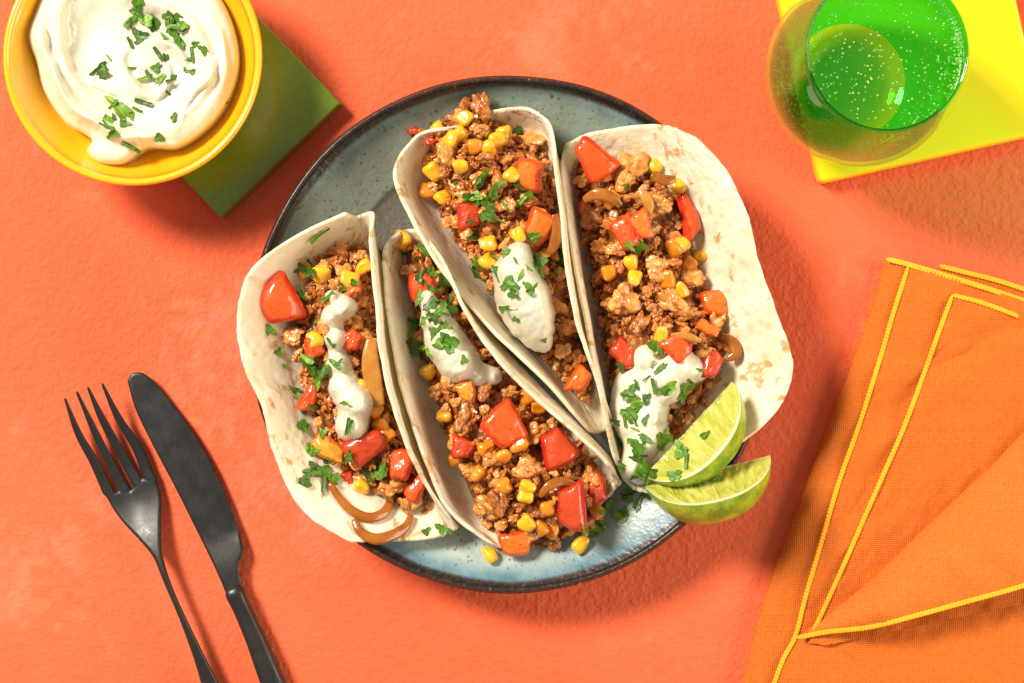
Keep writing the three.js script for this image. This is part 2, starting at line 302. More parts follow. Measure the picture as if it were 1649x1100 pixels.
// ---------------------------------------------------------------- glass tumbler of sparkling water
{
  const c = W(1352, 141, 0), y0 = 9.3, o = base('glass_tumbler', V(c.x, y0 * MM, c.z), 'round green glass tumbler of sparkling water on the yellow tile', 'glass');
  const ow = [[0, 0.2], [16, 0.2], [19, 0.8], [26, 5.5], [33, 15], [37, 27], [38.2, 38], [37.2, 52], [34.6, 67], [31.6, 82], [30.6, 86], [30.0, 86.7]], iw = [[29.2, 86.2], [29.9, 81], [32.9, 66.5], [35.4, 52], [36.4, 38], [35.2, 27.5], [31.2, 16.2], [24, 8.2], [16, 5.4], [0, 4.8]];
  const wallM = (c) => M({ color: c, transmission: 1, thickness: 0, roughness: 0, ior: 1.5 });
  mesh('glass_wall', lathe(ow, 128), wallM([0.74, 0.97, 0.74]), o);
  mesh('inner_wall', lathe([[30.0, 86.7], ...iw.slice(0, -2)], 128), wallM([0.07, 0.66, 0.24]), o);
  mesh('glass_bottom', lathe([[24, 8.2], [20.5, 6.6], [16, 5.4], [8, 4.9], [0, 4.8]], 128), wallM([0.44, 0.68, 0.22]), o);
  const lw = [[0, 4.9], [16, 5.5], [23.9, 8.3], [31.1, 16.3], [35.1, 27.5], [36.3, 38], [35.3, 52], [32.8, 66.5], [31.3, 73.6]];
  mesh('water_surface', lathe([[31.35, 73.7], [30.8, 73.2], [29, 73], [0, 73]], 128), M({ color: [0.97, 1, 0.95], transmission: 1, thickness: 0, roughness: 0, ior: 1.33 }), o);
  const bub = new THREE.InstancedMesh(new THREE.SphereGeometry(1, 12, 8), M({ color: [0.85, 0.97, 0.5], transmission: 0.6, thickness: 1, ior: 1.2, roughness: 0.05 }), 1500); bub.name = 'bubbles';
  const prof = new THREE.CatmullRomCurve3(lw.slice(0, 9).map(([r, h]) => V(r, h, 0))), mt = new THREE.Matrix4();
  for (let i = 0; i < 1500; i++) {
    const a = rr(0, 6.283), top = rnd() < 0.22, t = Math.pow(rnd(), 0.55), p = top ? V(Math.sqrt(rnd()) * 30, 72.6, 0) : prof.getPoint(0.15 + 0.83 * t), s = rr(0.16, 0.46), r = p.x - s - 0.15;
    bub.setMatrixAt(i, mt.makeScale(s * MM, s * MM, s * MM).setPosition(r * Math.cos(a) * MM, p.y * MM, r * Math.sin(a) * MM));
  }
  bub.userData.kind = 'stuff'; bub.castShadow = false; o.add(bub);
}

// ---------------------------------------------------------------- fork and knife
const steel = M({ color: [0.016, 0.0155, 0.015], roughnessMap: tex(512, (u, v) => { const k = 0.78 + 0.16 * pnoise(u, v, 14, 61) + 0.10 * pnoise(u, v, 60, 62) + 0.22 * sstep(pnoise(u * 3, v, 60, 63), 0.6, 0.9); return k; }, false, 18, 18), roughness: 0.5, metalness: 0.0, specularIntensity: 0.75, clearcoat: 0.2, clearcoatRoughness: 0.4 });
{
  const tines = [[[105, 643, 2.2], [126, 698, 6], [152, 745, 7.6], [173, 790, 9]], [[124, 632, 2.2], [154, 698, 6], [177, 745, 7.6], [199, 788, 9.5]], [[142, 625, 2.2], [164, 674, 6], [190, 722, 7.6], [220, 776, 9.5]], [[165, 619, 2.2], [191, 674, 6], [221, 722, 8.4], [240, 768, 9.5]]].map((P) => polyline(spline(P, 24)));
  const head = polySd([...spline([[151, 757], [170, 798], [193, 835], [227, 873], [246, 897], [264, 940], [288, 996], [312, 1062], [330, 1120], [368, 1210], [392, 1262]], 60), ...spline([[404, 1272], [424, 1266], [420, 1240], [384, 1160], [352, 1100], [335, 1067], [307, 1010], [283, 958], [269, 920], [260, 883], [259, 845], [259, 802], [250, 764]], 60), [240, 772], [231, 770], [220, 778], [209, 790], [196, 790], [183, 793], [172, 786]]);
  const sd = (x, y) => { let d = head(x, y); for (const f of tines) { const q = f(x, y); d = smin(d, q[0] - q[3], 3); } return d; };
  const axis = (x, y) => (x - 105) * 0.41 + (y - 640) * 0.912;       // pixels along the fork from the tips
  const prof = new THREE.CatmullRomCurve3([V(-20, 13, 0), V(0, 12.2, 0), V(70, 7.5, 0), V(140, 4.6, 0), V(190, 4.3, 0), V(240, 6.2, 0), V(300, 9.2, 0), V(380, 10, 0), V(480, 8, 0), V(640, 4, 0), V(720, 3, 0)]), tab = prof.getPoints(400);
  const zc = (x, y) => { const s = clamp(axis(x, y), -20, 719); let a = 0, b = 400; while (b - a > 1) { const m = (a + b) >> 1; if (tab[m].x <= s) a = m; else b = m; } return lerp(tab[a].y, tab[b].y, (s - tab[a].x) / Math.max(1e-6, tab[b].x - tab[a].x)); };
  const th = (x, y) => { const q = clamp(-sd(x, y) / 6, 0, 1); return Math.sqrt(1 - (1 - q) * (1 - q)) * lerp(0.9, 1.7, sstep(axis(x, y), 180, 330)); };
  const mid = polyline(spline([[134, 630], [160, 690], [188, 745], [212, 800], [236, 860], [256, 905], [276, 955], [310, 1030]], 30));
  const dish = (x, y) => { const s = axis(x, y), q = mid(x, y)[0] / 48; return 1.5 * Math.exp(-q * q * 2.2) * sstep(s, 40, 150) * (1 - sstep(s, 190, 280)); };
  const o = base('fork', W(250, 860, 0), 'matt black dinner fork lying left of the knife', 'fork');
  mesh('fork_body', local(relief(sd, (x, y) => zc(x, y) - dish(x, y) + th(x, y), [95, 610, 430, 1280], 1.7, { bottom: (x, y) => zc(x, y) - dish(x, y) - th(x, y) }), o.position), steel, o); lay(o);

  const blade = [...spline([[205, 613], [212, 602], [227, 600], [241, 608], [255, 623], [283, 658], [312, 698], [340, 746], [364, 798], [383, 850], [391, 883], [390, 895], [385, 906], [386, 930], [394, 954], [398, 966]], 90), ...spline([[366, 966], [361, 949], [340, 902], [312, 845], [279, 779], [246, 717], [217, 656], [205, 613]], 50)];
  const bd = polySd(blade), edge = polyline(spline([[255, 623], [283, 658], [312, 698], [340, 746], [364, 798], [383, 850]], 60));
  const k = base('knife', W(330, 850, 0), 'matt black table knife with a serrated blade right of the fork', 'knife');
  const bs = (x, y) => { const e = edge(x, y), s = e[2] * 47; return bd(x, y) + (e[0] < 6 ? 1.7 * Math.abs(s - Math.floor(s) - 0.5) * 2 * sstep(e[2], 0, 0.03) * (1 - sstep(e[2], 0.94, 1)) : 0); };
  const bt = (x, y) => { const e = edge(x, y)[0], s = axis(x, y) - 40; return 4.4 + 0.5 * sstep(e, 0, 26) * clamp(-bs(x, y) / 3, 0, 1) + 2.5 * sstep(s, 250, 330); };
  mesh('blade', local(relief(bs, bt, [198, 594, 402, 970], 1.5, { bottom: (x, y) => 3.2 + 2.5 * sstep(axis(x, y) - 40, 250, 330) - 0.6 * clamp(-bs(x, y) / 3, 0, 1) }), k.position), steel, k);
  const hp = [W(374, 942, 6.6), W(379, 956, 7), W(392, 985, 6.8), W(412, 1030, 6.6), W(438, 1095, 6.4), W(480, 1190, 6.2), W(530, 1310, 6)];
  const marks = []; for (let i = 0; i < 15; i++) { const f = i / 14, row = i % 2; marks.push(polyline([[290 + 24 * f + row * 6, 747 + 48 * f - row * 3], [290 + 24 * f + row * 6 + rr(3, 5), 747 + 48 * f - row * 3 - rr(0.5, 3)]])); }
  mesh('engraving', local(relief((x, y) => Math.min(...marks.map((m) => m(x, y)[0])) - 0.75, (x, y) => bt(x, y) + 0.03, [284, 738, 326, 802], 0.6), k.position), M({ color: [0.006, 0.006, 0.006], roughness: 0.8 }), k);
  mesh('handle', local(sweep(hp, (t) => 7.6 + 0.9 * Math.exp(-(((t - 0.035) / 0.03) ** 2)) + 3.4 * sstep(t, 0.05, 0.6), (t) => 7 + 1.4 * Math.exp(-(((t - 0.035) / 0.03) ** 2)) + 2.6 * sstep(t, 0.05, 0.5), 120, 28), k.position), steel, k);
  lay(k);
}

// ---------------------------------------------------------------- napkin
{
  const weave = (u, v) => { const n = 32, x = u * n + 0.18 * pnoise(u, v, 16, 71), y = v * n + 0.18 * pnoise(u, v, 16, 72), over = (Math.floor(x) + Math.floor(y)) & 1, fx = x - Math.floor(x) - 0.5, fy = y - Math.floor(y) - 0.5; return over ? (1 - 3.2 * fx * fx) * (1 - 1.6 * fy * fy) : (1 - 3.2 * fy * fy) * (1 - 1.6 * fx * fx) * 0.92; };
  const rep = 1 / 0.0265;
  const cT = tex(512, (u, v) => { const w = weave(u, v), n = pnoise(u, v * 4, 24, 73) * 0.5 + pnoise(u * 4, v, 24, 74) * 0.5; return mix3([0.90, 0.44, 0.10], [0.99, 0.64, 0.27], clamp(w * 0.9 + n * 0.25 - 0.1, 0, 1)); }, true, rep, rep);
  const bT = tex(512, weave, false, rep, rep);
  const cloth = M({ map: cT, bumpMap: bT, bumpScale: 0.0003, roughness: 0.9, specularIntensity: 0.2, sheen: 0.25, sheenColor: new THREE.Color(1, 0.6, 0.25), sheenRoughness: 0.7, color: [0.78, 0.67, 0.92] });
  const reverse = cloth.clone(); reverse.color.setRGB(0.82, 0.76, 1.15);
  const thread = M({ color: [0.88, 0.42, 0.003], roughness: 0.7, sheen: 0.3, sheenColor: new THREE.Color(1, 0.8, 0.2) });
  const o = base('napkin', W(1430, 800, 0), 'folded orange linen napkin with yellow overlocked hems', 'napkin');
  const left = spline([[1427, 417], [1402, 500], [1347, 650], [1291, 800], [1246, 920], [1216, 1020], [1196, 1100], [1176, 1200]], 60), hem2 = spline([[1463, 428], [1440, 500], [1418, 575], [1385, 680], [1350, 780], [1318, 890], [1295, 970], [1281, 1024], [1262, 1060], [1247, 1100], [1222, 1190]], 80), hem3 = spline([[1534, 475], [1510, 540], [1485, 610], [1455, 690], [1420, 770], [1385, 850], [1350, 930], [1318, 1000], [1300, 1036]], 60);
  const topA = [[1427, 417], [1463, 426], [1530, 446], [1600, 468], [1660, 489], [1760, 530]], topC = [[1534, 475], [1580, 487], [1649, 513], [1760, 560]], flapH = spline([[1283, 1027], [1330, 1018], [1400, 1010], [1480, 990], [1560, 968], [1649, 943], [1760, 905]], 50), ridge = spline([[1302, 1014], [1330, 992], [1400, 935], [1500, 840], [1600, 745], [1649, 695], [1760, 600]], 50);
  const wr = (x, y) => 0.8 * Math.exp(-(((x * 0.5 + y * 0.87 - 1270 - 20 * fbm(x / 60, y / 60, 85)) / 26) ** 2)) - 0.7 * Math.exp(-(((x * 0.42 + y * 0.9 - 1190) / 22) ** 2)) + 0.6 * Math.exp(-(((x * 0.55 + y * 0.83 - 1390) / 24) ** 2)) + 0.9 * fbm(x / 70, y / 90, 81) + 0.45 * fbm(x / 30 + y / 60, y / 45, 82) + 0.5 * Math.exp(-((((x + 0.75 * y - 2050) / 22) ** 2))) * sstep(y, 600, 780);
  const edgeL = polyline(left), round = (d, r) => Math.sqrt(1 - (1 - clamp(d / r, 0, 1)) ** 2);
  const hA = (x, y) => 3.2 + 4.6 * round(Math.max(edgeL(x, y)[0], 0), 26) + 0.7 * wr(x, y) * clamp(edgeL(x, y)[0] / 20, 0, 1);
  const hB = (x, y) => 8.4 + 2.3 * wr(x + 31, y);
  const hC = (x, y) => 9.9 + 2.7 * wr(x + 70, y);
  const rf = polyline(ridge), hf = polyline(flapH);
  const hD = (x, y) => { const a = rf(x, y)[0], b = hf(x, y)[0], w = a + b; return 9.2 + Math.min(1, w / 70) * (8.5 * round(a, 62) + 8 * Math.sin(Math.PI * clamp(a / Math.max(w, 1), 0, 1) * 0.72)) + 1.1 * fbm(x / 60 + y / 90, y / 40 - x / 50, 83) * clamp(a / 30, 0, 1); };
  const R = 1760, B = 1190;
  const part = (name, sd, top, bb, sk, m = cloth) => mesh(name, local(relief(sd, top, bb, 2.4, { skirt: sk }), o.position), m, o);
  part('bottom_layer', polySd([...left, [R, B], ...topA.slice().reverse().slice(0, -1)]), hA, [1160, 405, R, 1210], 6);
  part('under_layer', polySd([[1513, 430], [1560, 438], [1600, 450], [1650, 466], [R, 505], [R, 620], [1500, 470]]), () => 5.6, [1490, 415, R, 640], 4);
  part('middle_layer', polySd([...hem2, [R, B], [R, 534], ...topA.slice(1, -1).reverse()]), hB, [1210, 415, R, 1200], 2);
  part('top_layer', polySd([...hem3, [1330, 1040], [R, 950], ...topC.slice(1).reverse()]), hC, [1290, 465, R, 1050], 2);
  part('folded_flap', polySd([...flapH, ...ridge.slice().reverse()]), hD, [1270, 590, R, 1040], 1.2, reverse);
  const hem = (P, h, w = 10, off = 0) => { const Q = spline(P, 40).map(([x, y]) => W(x, y, h(x, y) + 0.55 + off)), len = new THREE.CatmullRomCurve3(Q).getLength(), n = Math.round(len / 0.00155); mesh('hem', local(sweep(Q, () => w * 0.19, () => 0.62, n * 6, 10, V(0, 1, 0), n, 0.62), o.position), thread, o); };
  hem(topA.slice(0), (x, y) => 8.2, 12); hem([[1513, 428], [1560, 440], [1600, 450], [1650, 466], [1750, 502]], () => 6, 11);
  hem(hem2, hB, 10); hem(hem3.slice(0, -3), hC, 10); hem(topC, hC, 10);
  hem(flapH, (x, y) => hD(x, y) - 0.2, 11);
  lay(o);
}

// ---------------------------------------------------------------- tortillas
const tortT = tex(1024, (u, v) => {
  const n = pnoise(u, v, 8, 91), m = pnoise(u, v, 34, 92), f = pnoise(u, v, 150, 93);
  const w = pnoise(u + 0.012 * m, v + 0.008 * f, 30, 94) + 0.25 * pnoise(u, v, 110, 95) + 0.4 * pnoise(u, v, 7, 96), spot = 0.9 * sstep(w, 0.5, 1.25);
  const w2 = sstep(pnoise(u, v, 20, 97) + 0.4 * m, 0.45, 1.1);
  return mix3(mix3(mix3([0.955, 0.905, 0.795], [0.985, 0.955, 0.88], 0.5 + 0.5 * n + 0.3 * m), [0.90, 0.79, 0.58], w2 * 0.5), [0.76, 0.54, 0.28], spot * 0.8);
}, true, 1 / 0.13, 1 / 0.13);
const tortB = tex(1024, (u, v) => 0.5 + 0.3 * pnoise(u, v, 18, 98) + 0.2 * pnoise(u, v, 42, 99) + 0.07 * (Math.abs(pnoise(u, v, 90, 100))) + 0.03 * pnoise(u, v, 260, 101), false, 1 / 0.13, 1 / 0.13);
const tortM = M({ map: tortT, bumpMap: tortB, bumpScale: 0.0011, roughness: 0.7, specularIntensity: 0.4, transmission: 0.2, color: [1, 1, 0.95] });
// each station across the fold: left rim, left knee, right knee, right rim as [plan x, plan y, height]
function tortilla(label, stations, k) {
  const rails = [0, 1, 2, 3].map((c) => new THREE.CatmullRomCurve3(stations.map((s) => W(s[c][0], s[c][1], 12 + (s[c][2] - 12) * (c === 0 ? (k > 1 ? 0.64 : 1) : c === 3 ? 0.84 : 1))), false, 'centripetal')), NU = 150, NV = 64, mid = [], nor = [];
  const at = (i, v) => rails.map((r, c) => { const p = r.getPoint(i / NU), a = (c === 0 || c === 3) ? 1 : 0.3; p.x += a * 0.0005 * fbm(i / 9, c * 7 + k, 1); p.y += a * 0.0009 * fbm(i / 11, c * 7 + k, 2); return p; });
  for (let i = 0; i <= NU; i++) {
    const q = new THREE.CatmullRomCurve3(at(i), false, 'catmullrom', 0.55).getPoints(NV);
    q.forEach((p, j) => { const e = Math.min(j, NV - j, i, NU - i); p.y += MM * (0.35 * fbm(p.x * 80, p.z * 80, k + 3) + 0.12 * fbm(p.x * 420, p.z * 420, k)) * Math.min(1, 0.4 + e / 8); });
    mid.push(q);
  }
  for (let i = 0; i <= NU; i++) for (let j = 0; j <= NV; j++) {
    const a = mid[Math.min(NU, i + 1)][j].clone().sub(mid[Math.max(0, i - 1)][j]), b = mid[i][Math.min(NV, j + 1)].clone().sub(mid[i][Math.max(0, j - 1)]);
    nor.push(V().crossVectors(a, b).normalize());
  }
  const pos = [], uv = [], idx = [], n = (NU + 1) * (NV + 1), put = (p, u, v) => { pos.push(p.x, p.y, p.z); uv.push(u + k * 0.037, v + k * 0.051); };
  const vs = []; { let acc = 0; const m = mid[NU >> 1]; for (let j = 0; j <= NV; j++) { if (j) acc += m[j].distanceTo(m[j - 1]); vs.push(acc); } }
  const us = []; { let acc = 0; for (let i = 0; i <= NU; i++) { if (i) acc += mid[i][NV >> 1].distanceTo(mid[i - 1][NV >> 1]); us.push(acc); } }
  for (const s of [1, -1]) for (let i = 0; i <= NU; i++) for (let j = 0; j <= NV; j++) put(mid[i][j].clone().addScaledVector(nor[i * (NV + 1) + j], s * 0.78 * MM), us[i], vs[j]);
  for (let i = 0; i < NU; i++) for (let j = 0; j < NV; j++) { const a = i * (NV + 1) + j, b = a + NV + 1; idx.push(a, b, a + 1, a + 1, b, b + 1, a + n, a + 1 + n, b + n, a + 1 + n, b + 1 + n, b + n); }
  const ring = []; for (let j = 0; j <= NV; j++) ring.push([0, j, -1, 0]); for (let i = 1; i <= NU; i++) ring.push([i, NV, 0, 1]); for (let j = NV - 1; j >= 0; j--) ring.push([NU, j, 1, 0]); for (let i = NU - 1; i > 0; i--) ring.push([i, 0, 0, -1]);
  const first = pos.length / 3;
  for (const [i, j, di, dj] of ring) { const m = mid[i][j], out = m.clone().sub(mid[clamp(i - di, 0, NU)][clamp(j - dj, 0, NV)]).normalize(); put(m.clone().addScaledVector(out, 0.8 * MM * (1 + 0.5 * fbm(i / 2, j / 2, k))), us[i], vs[j]); }
  for (let q = 0; q < ring.length; q++) { const r = (q + 1) % ring.length, A = ring[q][0] * (NV + 1) + ring[q][1], B = ring[r][0] * (NV + 1) + ring[r][1], C = first + q, E = first + r; idx.push(A, B, C, B, E, C, C, E, A + n, E, B + n, A + n); }
  const c = W(...stations[stations.length >> 1][1].slice(0, 2), 10), o = mesh('tortilla', local(geo(pos, idx, uv), c), tortM);
  o.position.copy(c); tag(o, label, 'tortilla', 'soft flour tortillas on the plate'); lay(o); return o;
}
const tacoName = ['leftmost taco', 'second taco from the left', 'third taco from the left', 'rightmost taco'];
tortilla('leftmost soft flour tortilla, its left flap lying open over the plate rim', [
  [[556, 344, 36], [572, 350, 28], [590, 344, 28], [602, 343, 36]], [[470, 385, 40], [535, 398, 20], [598, 388, 17], [597, 380, 50]], [[403, 438, 43], [500, 452, 20], [606, 435, 12], [600, 430, 54]], [[384, 500, 45], [486, 512, 21], [613, 497, 11], [606, 490, 56]], [[392, 580, 45], [490, 590, 21], [624, 567, 11], [613, 562, 56]],
  [[424, 657, 43], [512, 662, 20], [642, 645, 11], [630, 642, 54]], [[446, 740, 40], [537, 732, 22], [662, 716, 11], [652, 710, 50]], [[490, 822, 39], [576, 800, 25], [690, 786, 15], [685, 778, 42]], [[563, 872, 37], [612, 870, 31], [690, 866, 25], [736, 850, 28]]], 1);
tortilla('second soft flour tortilla from the left, narrow and open at the bottom end', [
  [[642, 376, 32], [650, 373, 18], [662, 371, 18], [676, 372, 34]], [[621, 397, 42], [652, 420, 12], [695, 415, 11], [712, 420, 50]], [[622, 472, 50], [664, 490, 11], [744, 488, 11], [748, 498, 55]], [[636, 572, 54], [684, 585, 11], [806, 566, 11], [800, 578, 56]],
  [[658, 662, 53], [708, 680, 11], [872, 642, 11], [872, 650, 55]], [[687, 745, 50], [740, 765, 11], [930, 708, 11], [938, 707, 50]], [[722, 820, 42], [778, 833, 13], [968, 765, 13], [984, 752, 42]], [[782, 873, 32], [828, 878, 21], [950, 822, 17], [1000, 778, 30]]], 2);
tortilla('third soft flour tortilla from the left, tapering to a point at its bottom', [
  [[748, 205, 32], [775, 184, 25], [838, 174, 26], [868, 182, 34]], [[674, 218, 40], [735, 235, 13], [862, 217, 13], [886, 205, 44]], [[636, 277, 46], [706, 310, 11], [888, 290, 11], [896, 280, 52]], [[661, 350, 52], [742, 385, 11], [905, 368, 11], [906, 360, 56]],
  [[716, 440, 56], [792, 465, 11], [920, 448, 11], [915, 440, 56]], [[790, 530, 57], [850, 545, 11], [936, 530, 11], [930, 520, 54]], [[870, 605, 53], [900, 610, 11], [952, 600, 11], [956, 597, 48]], [[950, 694, 32], [960, 696, 15], [974, 692, 14], [986, 684, 30]]], 3);
tortilla('rightmost soft flour tortilla, its wide right flap spread beyond the plate', [
  [[912, 232, 34], [960, 214, 27], [1060, 203, 35], [1122, 222, 42]], [[905, 265, 44], [945, 275, 14], [1085, 280, 27], [1170, 278, 48]], [[913, 350, 52], [950, 360, 11], [1103, 370, 19], [1200, 343, 51]], [[927, 430, 54], [962, 440, 11], [1120, 455, 16], [1222, 428, 51]], [[944, 520, 54], [975, 530, 11], [1132, 540, 15], [1250, 508, 51]],
  [[960, 600, 52], [990, 610, 11], [1135, 620, 14], [1275, 590, 49]], [[976, 680, 48], [1003, 690, 12], [1128, 690, 19], [1250, 660, 45]], [[991, 740, 38], [1020, 760, 15], [1110, 750, 26], [1192, 713, 40]], [[1005, 772, 28], [1030, 790, 22], [1080, 785, 26], [1135, 750, 34]]], 4);

// ---------------------------------------------------------------- fillings
// every small piece is told apart by the larger thing it lies next to
const MARKS = [
  [[449, 487, 'big domed pepper'], [545, 490, 'top of the cream'], [548, 585, 'middle of the cream'], [570, 665, 'tip of the cream'], [590, 724, 'dark pepper'], [530, 722, 'orange brown pepper strip'], [644, 750, 'fold pepper'], [600, 838, 'onion rings'], [603, 600, 'pale onion strip'], [500, 640, 'narrow pepper strip'], [560, 400, 'top end']],
  [[682, 462, 'uppermost pepper'], [720, 550, 'cream'], [785, 605, 'tail of the cream'], [813, 686, 'large bright pepper'], [897, 722, 'spiced dark pepper'], [920, 818, 'upright dark pepper'], [832, 875, 'bottom pepper'], [745, 722, 'left wall pepper'], [750, 632, 'orange cube'], [850, 786, 'corn pair'], [655, 385, 'top end']],
  [[850, 283, 'shiny pepper'], [866, 367, 'wet pepper'], [757, 347, 'leafy pepper'], [933, 612, 'lowest pepper'], [838, 430, 'top of the cream'], [858, 525, 'foot of the cream'], [775, 175, 'top end'], [690, 235, 'left rim'], [803, 225, 'corn cluster'], [733, 270, 'left corn kernels'], [905, 520, 'right wall']],
  [[955, 256, 'long pepper'], [1110, 345, 'curled pepper strip'], [1035, 364, 'bright pepper stick'], [1157, 487, 'pepper block'], [1006, 570, 'dark pepper'], [1090, 560, 'pepper over the cream'], [1146, 588, 'pinkish pepper'], [1070, 600, 'top of the cream'], [1030, 670, 'middle of the cream'], [1035, 745, 'foot of the cream'], [981, 439, 'amber corn kernel'], [1020, 435, 'corn pair'], [1120, 415, 'flap side kernels'], [1172, 555, 'onion petal']],
  [[140, 60, 'shaded hollow'], [212, 50, 'tall leaf pair'], [285, 50, 'leaf cluster'], [245, 125, 'curled stem'], [190, 180, 'dense leaf heap'], [310, 100, 'right ridge'], [260, 215, 'lower edge']],
  [[940, 872, 'fallen corn kernel'], [990, 790, 'second tortilla tip'], [1045, 805, 'lower lime wedge']], [[1113, 692, 'ridge'], [1065, 775, 'lower tip']], [[722, 850, 'second tortilla rim'], [660, 840, 'onion strip']]];
const told = new Map();
const short = ['leftmost taco', 'second taco', 'third taco', 'rightmost taco', 'yellow bowl', 'blue plate', 'upper lime', 'leftmost tortilla'];
function tell(o, what, k, x, y) {
  const [mx, my, name] = MARKS[k].reduce((a, b) => Math.hypot(x - a[0], y - a[1]) < Math.hypot(x - b[0], y - b[1]) ? a : b), d = Math.hypot(x - mx, y - my), a = Math.round((Math.atan2(y - my, x - mx) * 180 / Math.PI + 360) / 45) % 8;
  const where = d < 12 ? 'on' : ['right of', 'lower right of', 'below', 'lower left of', 'left of', 'upper left of', 'above', 'upper right of'][a], id = `${what} ${where} the ${name}, ${short[k]}`;
  if (!told.has(id)) told.set(id, []);
  told.get(id).push([d, o]);
}
function finishLabels() {
  const word = ['nearest', 'second', 'third', 'fourth', 'fifth', 'sixth', 'seventh', 'eighth'];
  for (const [id, L] of told) { L.sort((a, b) => a[0] - b[0]); L.forEach(([, o], i) => { o.userData.label = L.length > 1 ? `${word[Math.min(i, 7)]} ${id}` : id; }); }
}
const fills = [
  [[497, 402], [556, 390], [606, 395], [612, 470], [624, 560], [642, 650], [672, 740], [716, 838], [682, 842], [640, 845], [606, 800], [548, 790], [512, 760], [482, 700], [455, 610], [436, 530], [465, 470]],
  [[650, 372], [676, 376], [730, 455], [800, 560], [872, 650], [945, 720], [992, 790], [965, 845], [915, 878], [850, 905], [790, 888], [762, 820], [732, 740], [697, 640], [668, 530], [650, 440]],
  [[668, 212], [700, 196], [745, 158], [790, 164], [816, 205], [868, 238], [893, 300], [908, 400], [930, 510], [948, 600], [950, 650], [905, 610], [845, 545], [790, 470], [738, 395], [696, 315], [680, 260]],
  [[918, 245], [990, 235], [1060, 258], [1112, 290], [1128, 390], [1132, 450], [1182, 520], [1178, 580], [1146, 640], [1080, 720], [1016, 770], [996, 700], [975, 600], [950, 450], [925, 330]]];
const fillSd = fills.map((P) => polySd(spline(P, 120, true)));
const dome = [[14, 22], [13, 27], [15, 27], [14, 24]];
const mound = (k, x, y) => dome[k][0] + dome[k][1] * (1 - Math.exp(-Math.max(0, -fillSd[k](x, y)) / 34)) * (k === 1 ? 1 - 0.55 * sstep(y, 790, 900) : k === 0 ? 1 - 0.45 * sstep(y, 760, 850) : 1) + 2.2 * fbm(x / 28, y / 28, k + 5);
const mountAt = (k, x, y) => Math.max(mound(k, x, y), Hb(x, y, 6) * 0);
// crumbles of minced meat: clustered granules
function crumble(s) {
  const g0 = new THREE.IcosahedronGeometry(1, 11); g0.deleteAttribute('normal'); g0.deleteAttribute('uv');
  const g = mergeVertices(g0, 1e-5), p = g.attributes.position, d = V(), L = [], R = [];
  const sx = rr(0.75, 1.25), sy = rr(0.6, 0.85), sz = rr(0.75, 1.1);
  for (let i = 0; i < 9; i++) L.push([V(rr(-1, 1), rr(-1, 1), rr(-1, 1)).normalize(), rr(0.3, 0.8), rr(0.2, 0.62)]);
  for (let i = 0; i < 110; i++) R.push([V(rr(-1, 1), rr(-1, 1), rr(-1, 1)).normalize(), rr(0.10, 0.27), rr(0.3, 0.75)]);
  for (let i = 0; i < p.count; i++) {
    d.fromBufferAttribute(p, i); let r = 0.62, q = 0;
    for (const [c, a, h] of L) { const e = d.angleTo(c) / a; if (e < 1) r = Math.max(r, 0.62 + h * Math.sqrt(1 - e * e)); }
    for (const [c, a, h] of R) { const e = d.angleTo(c) / a; if (e < 1) q = Math.max(q, a * h * Math.sqrt(1 - e * e)); }
    r = r * (1 + 0.28 * fbm(d.x * 2.2, d.y * 2.2, d.z * 2.2 + s * 5)) + q + 0.10 * fbm(d.x * 7, d.y * 7, d.z * 7 + s);
    p.setXYZ(i, d.x * r * sx, d.y * r * sy, d.z * r * sz);
  }
  g.computeVertexNormals();
  return paint(g, (a) => {
    const n = fbm(a.x * 2.2 + s * 9, a.y * 2.2, a.z * 2.2), m = fbm(a.x * 7, a.y * 7 + s, a.z * 7), ch = sstep(fbm(a.x * 9, a.y * 9, a.z * 9 + s * 3), 0.3, 0.42);
    return mix3(mix3([0.48, 0.15, 0.018], [0.80, 0.37, 0.075], clamp(0.55 + 1.2 * n + 0.7 * m, 0, 1)), [0.20, 0.065, 0.016], ch * 0.7);
  });
}
const crumbles = Array.from({ length: 9 }, (_, i) => crumble(i));
const meatM = M({ vertexColors: true, roughness: 0.42, clearcoat: 0.8, clearcoatRoughness: 0.16 }), meatM2 = M({ vertexColors: true, roughness: 0.45, clearcoat: 0.6, clearcoatRoughness: 0.2, color: [0.68, 0.52, 0.36] }), meatM3 = M({ vertexColors: true, roughness: 0.55, clearcoat: 0.4, clearcoatRoughness: 0.3, color: [1.02, 0.96, 0.88] });
const crumbM = M({ vertexColors: true, roughness: 0.4, clearcoat: 0.7, clearcoatRoughness: 0.15, color: [0.78, 0.60, 0.42] });
const sauceM = M({ color: [0.27, 0.078, 0.011], roughness: 0.35, clearcoat: 0.6, clearcoatRoughness: 0.2 });
// places covered by larger pieces, filled below: [x, y, r]
const covered = [];
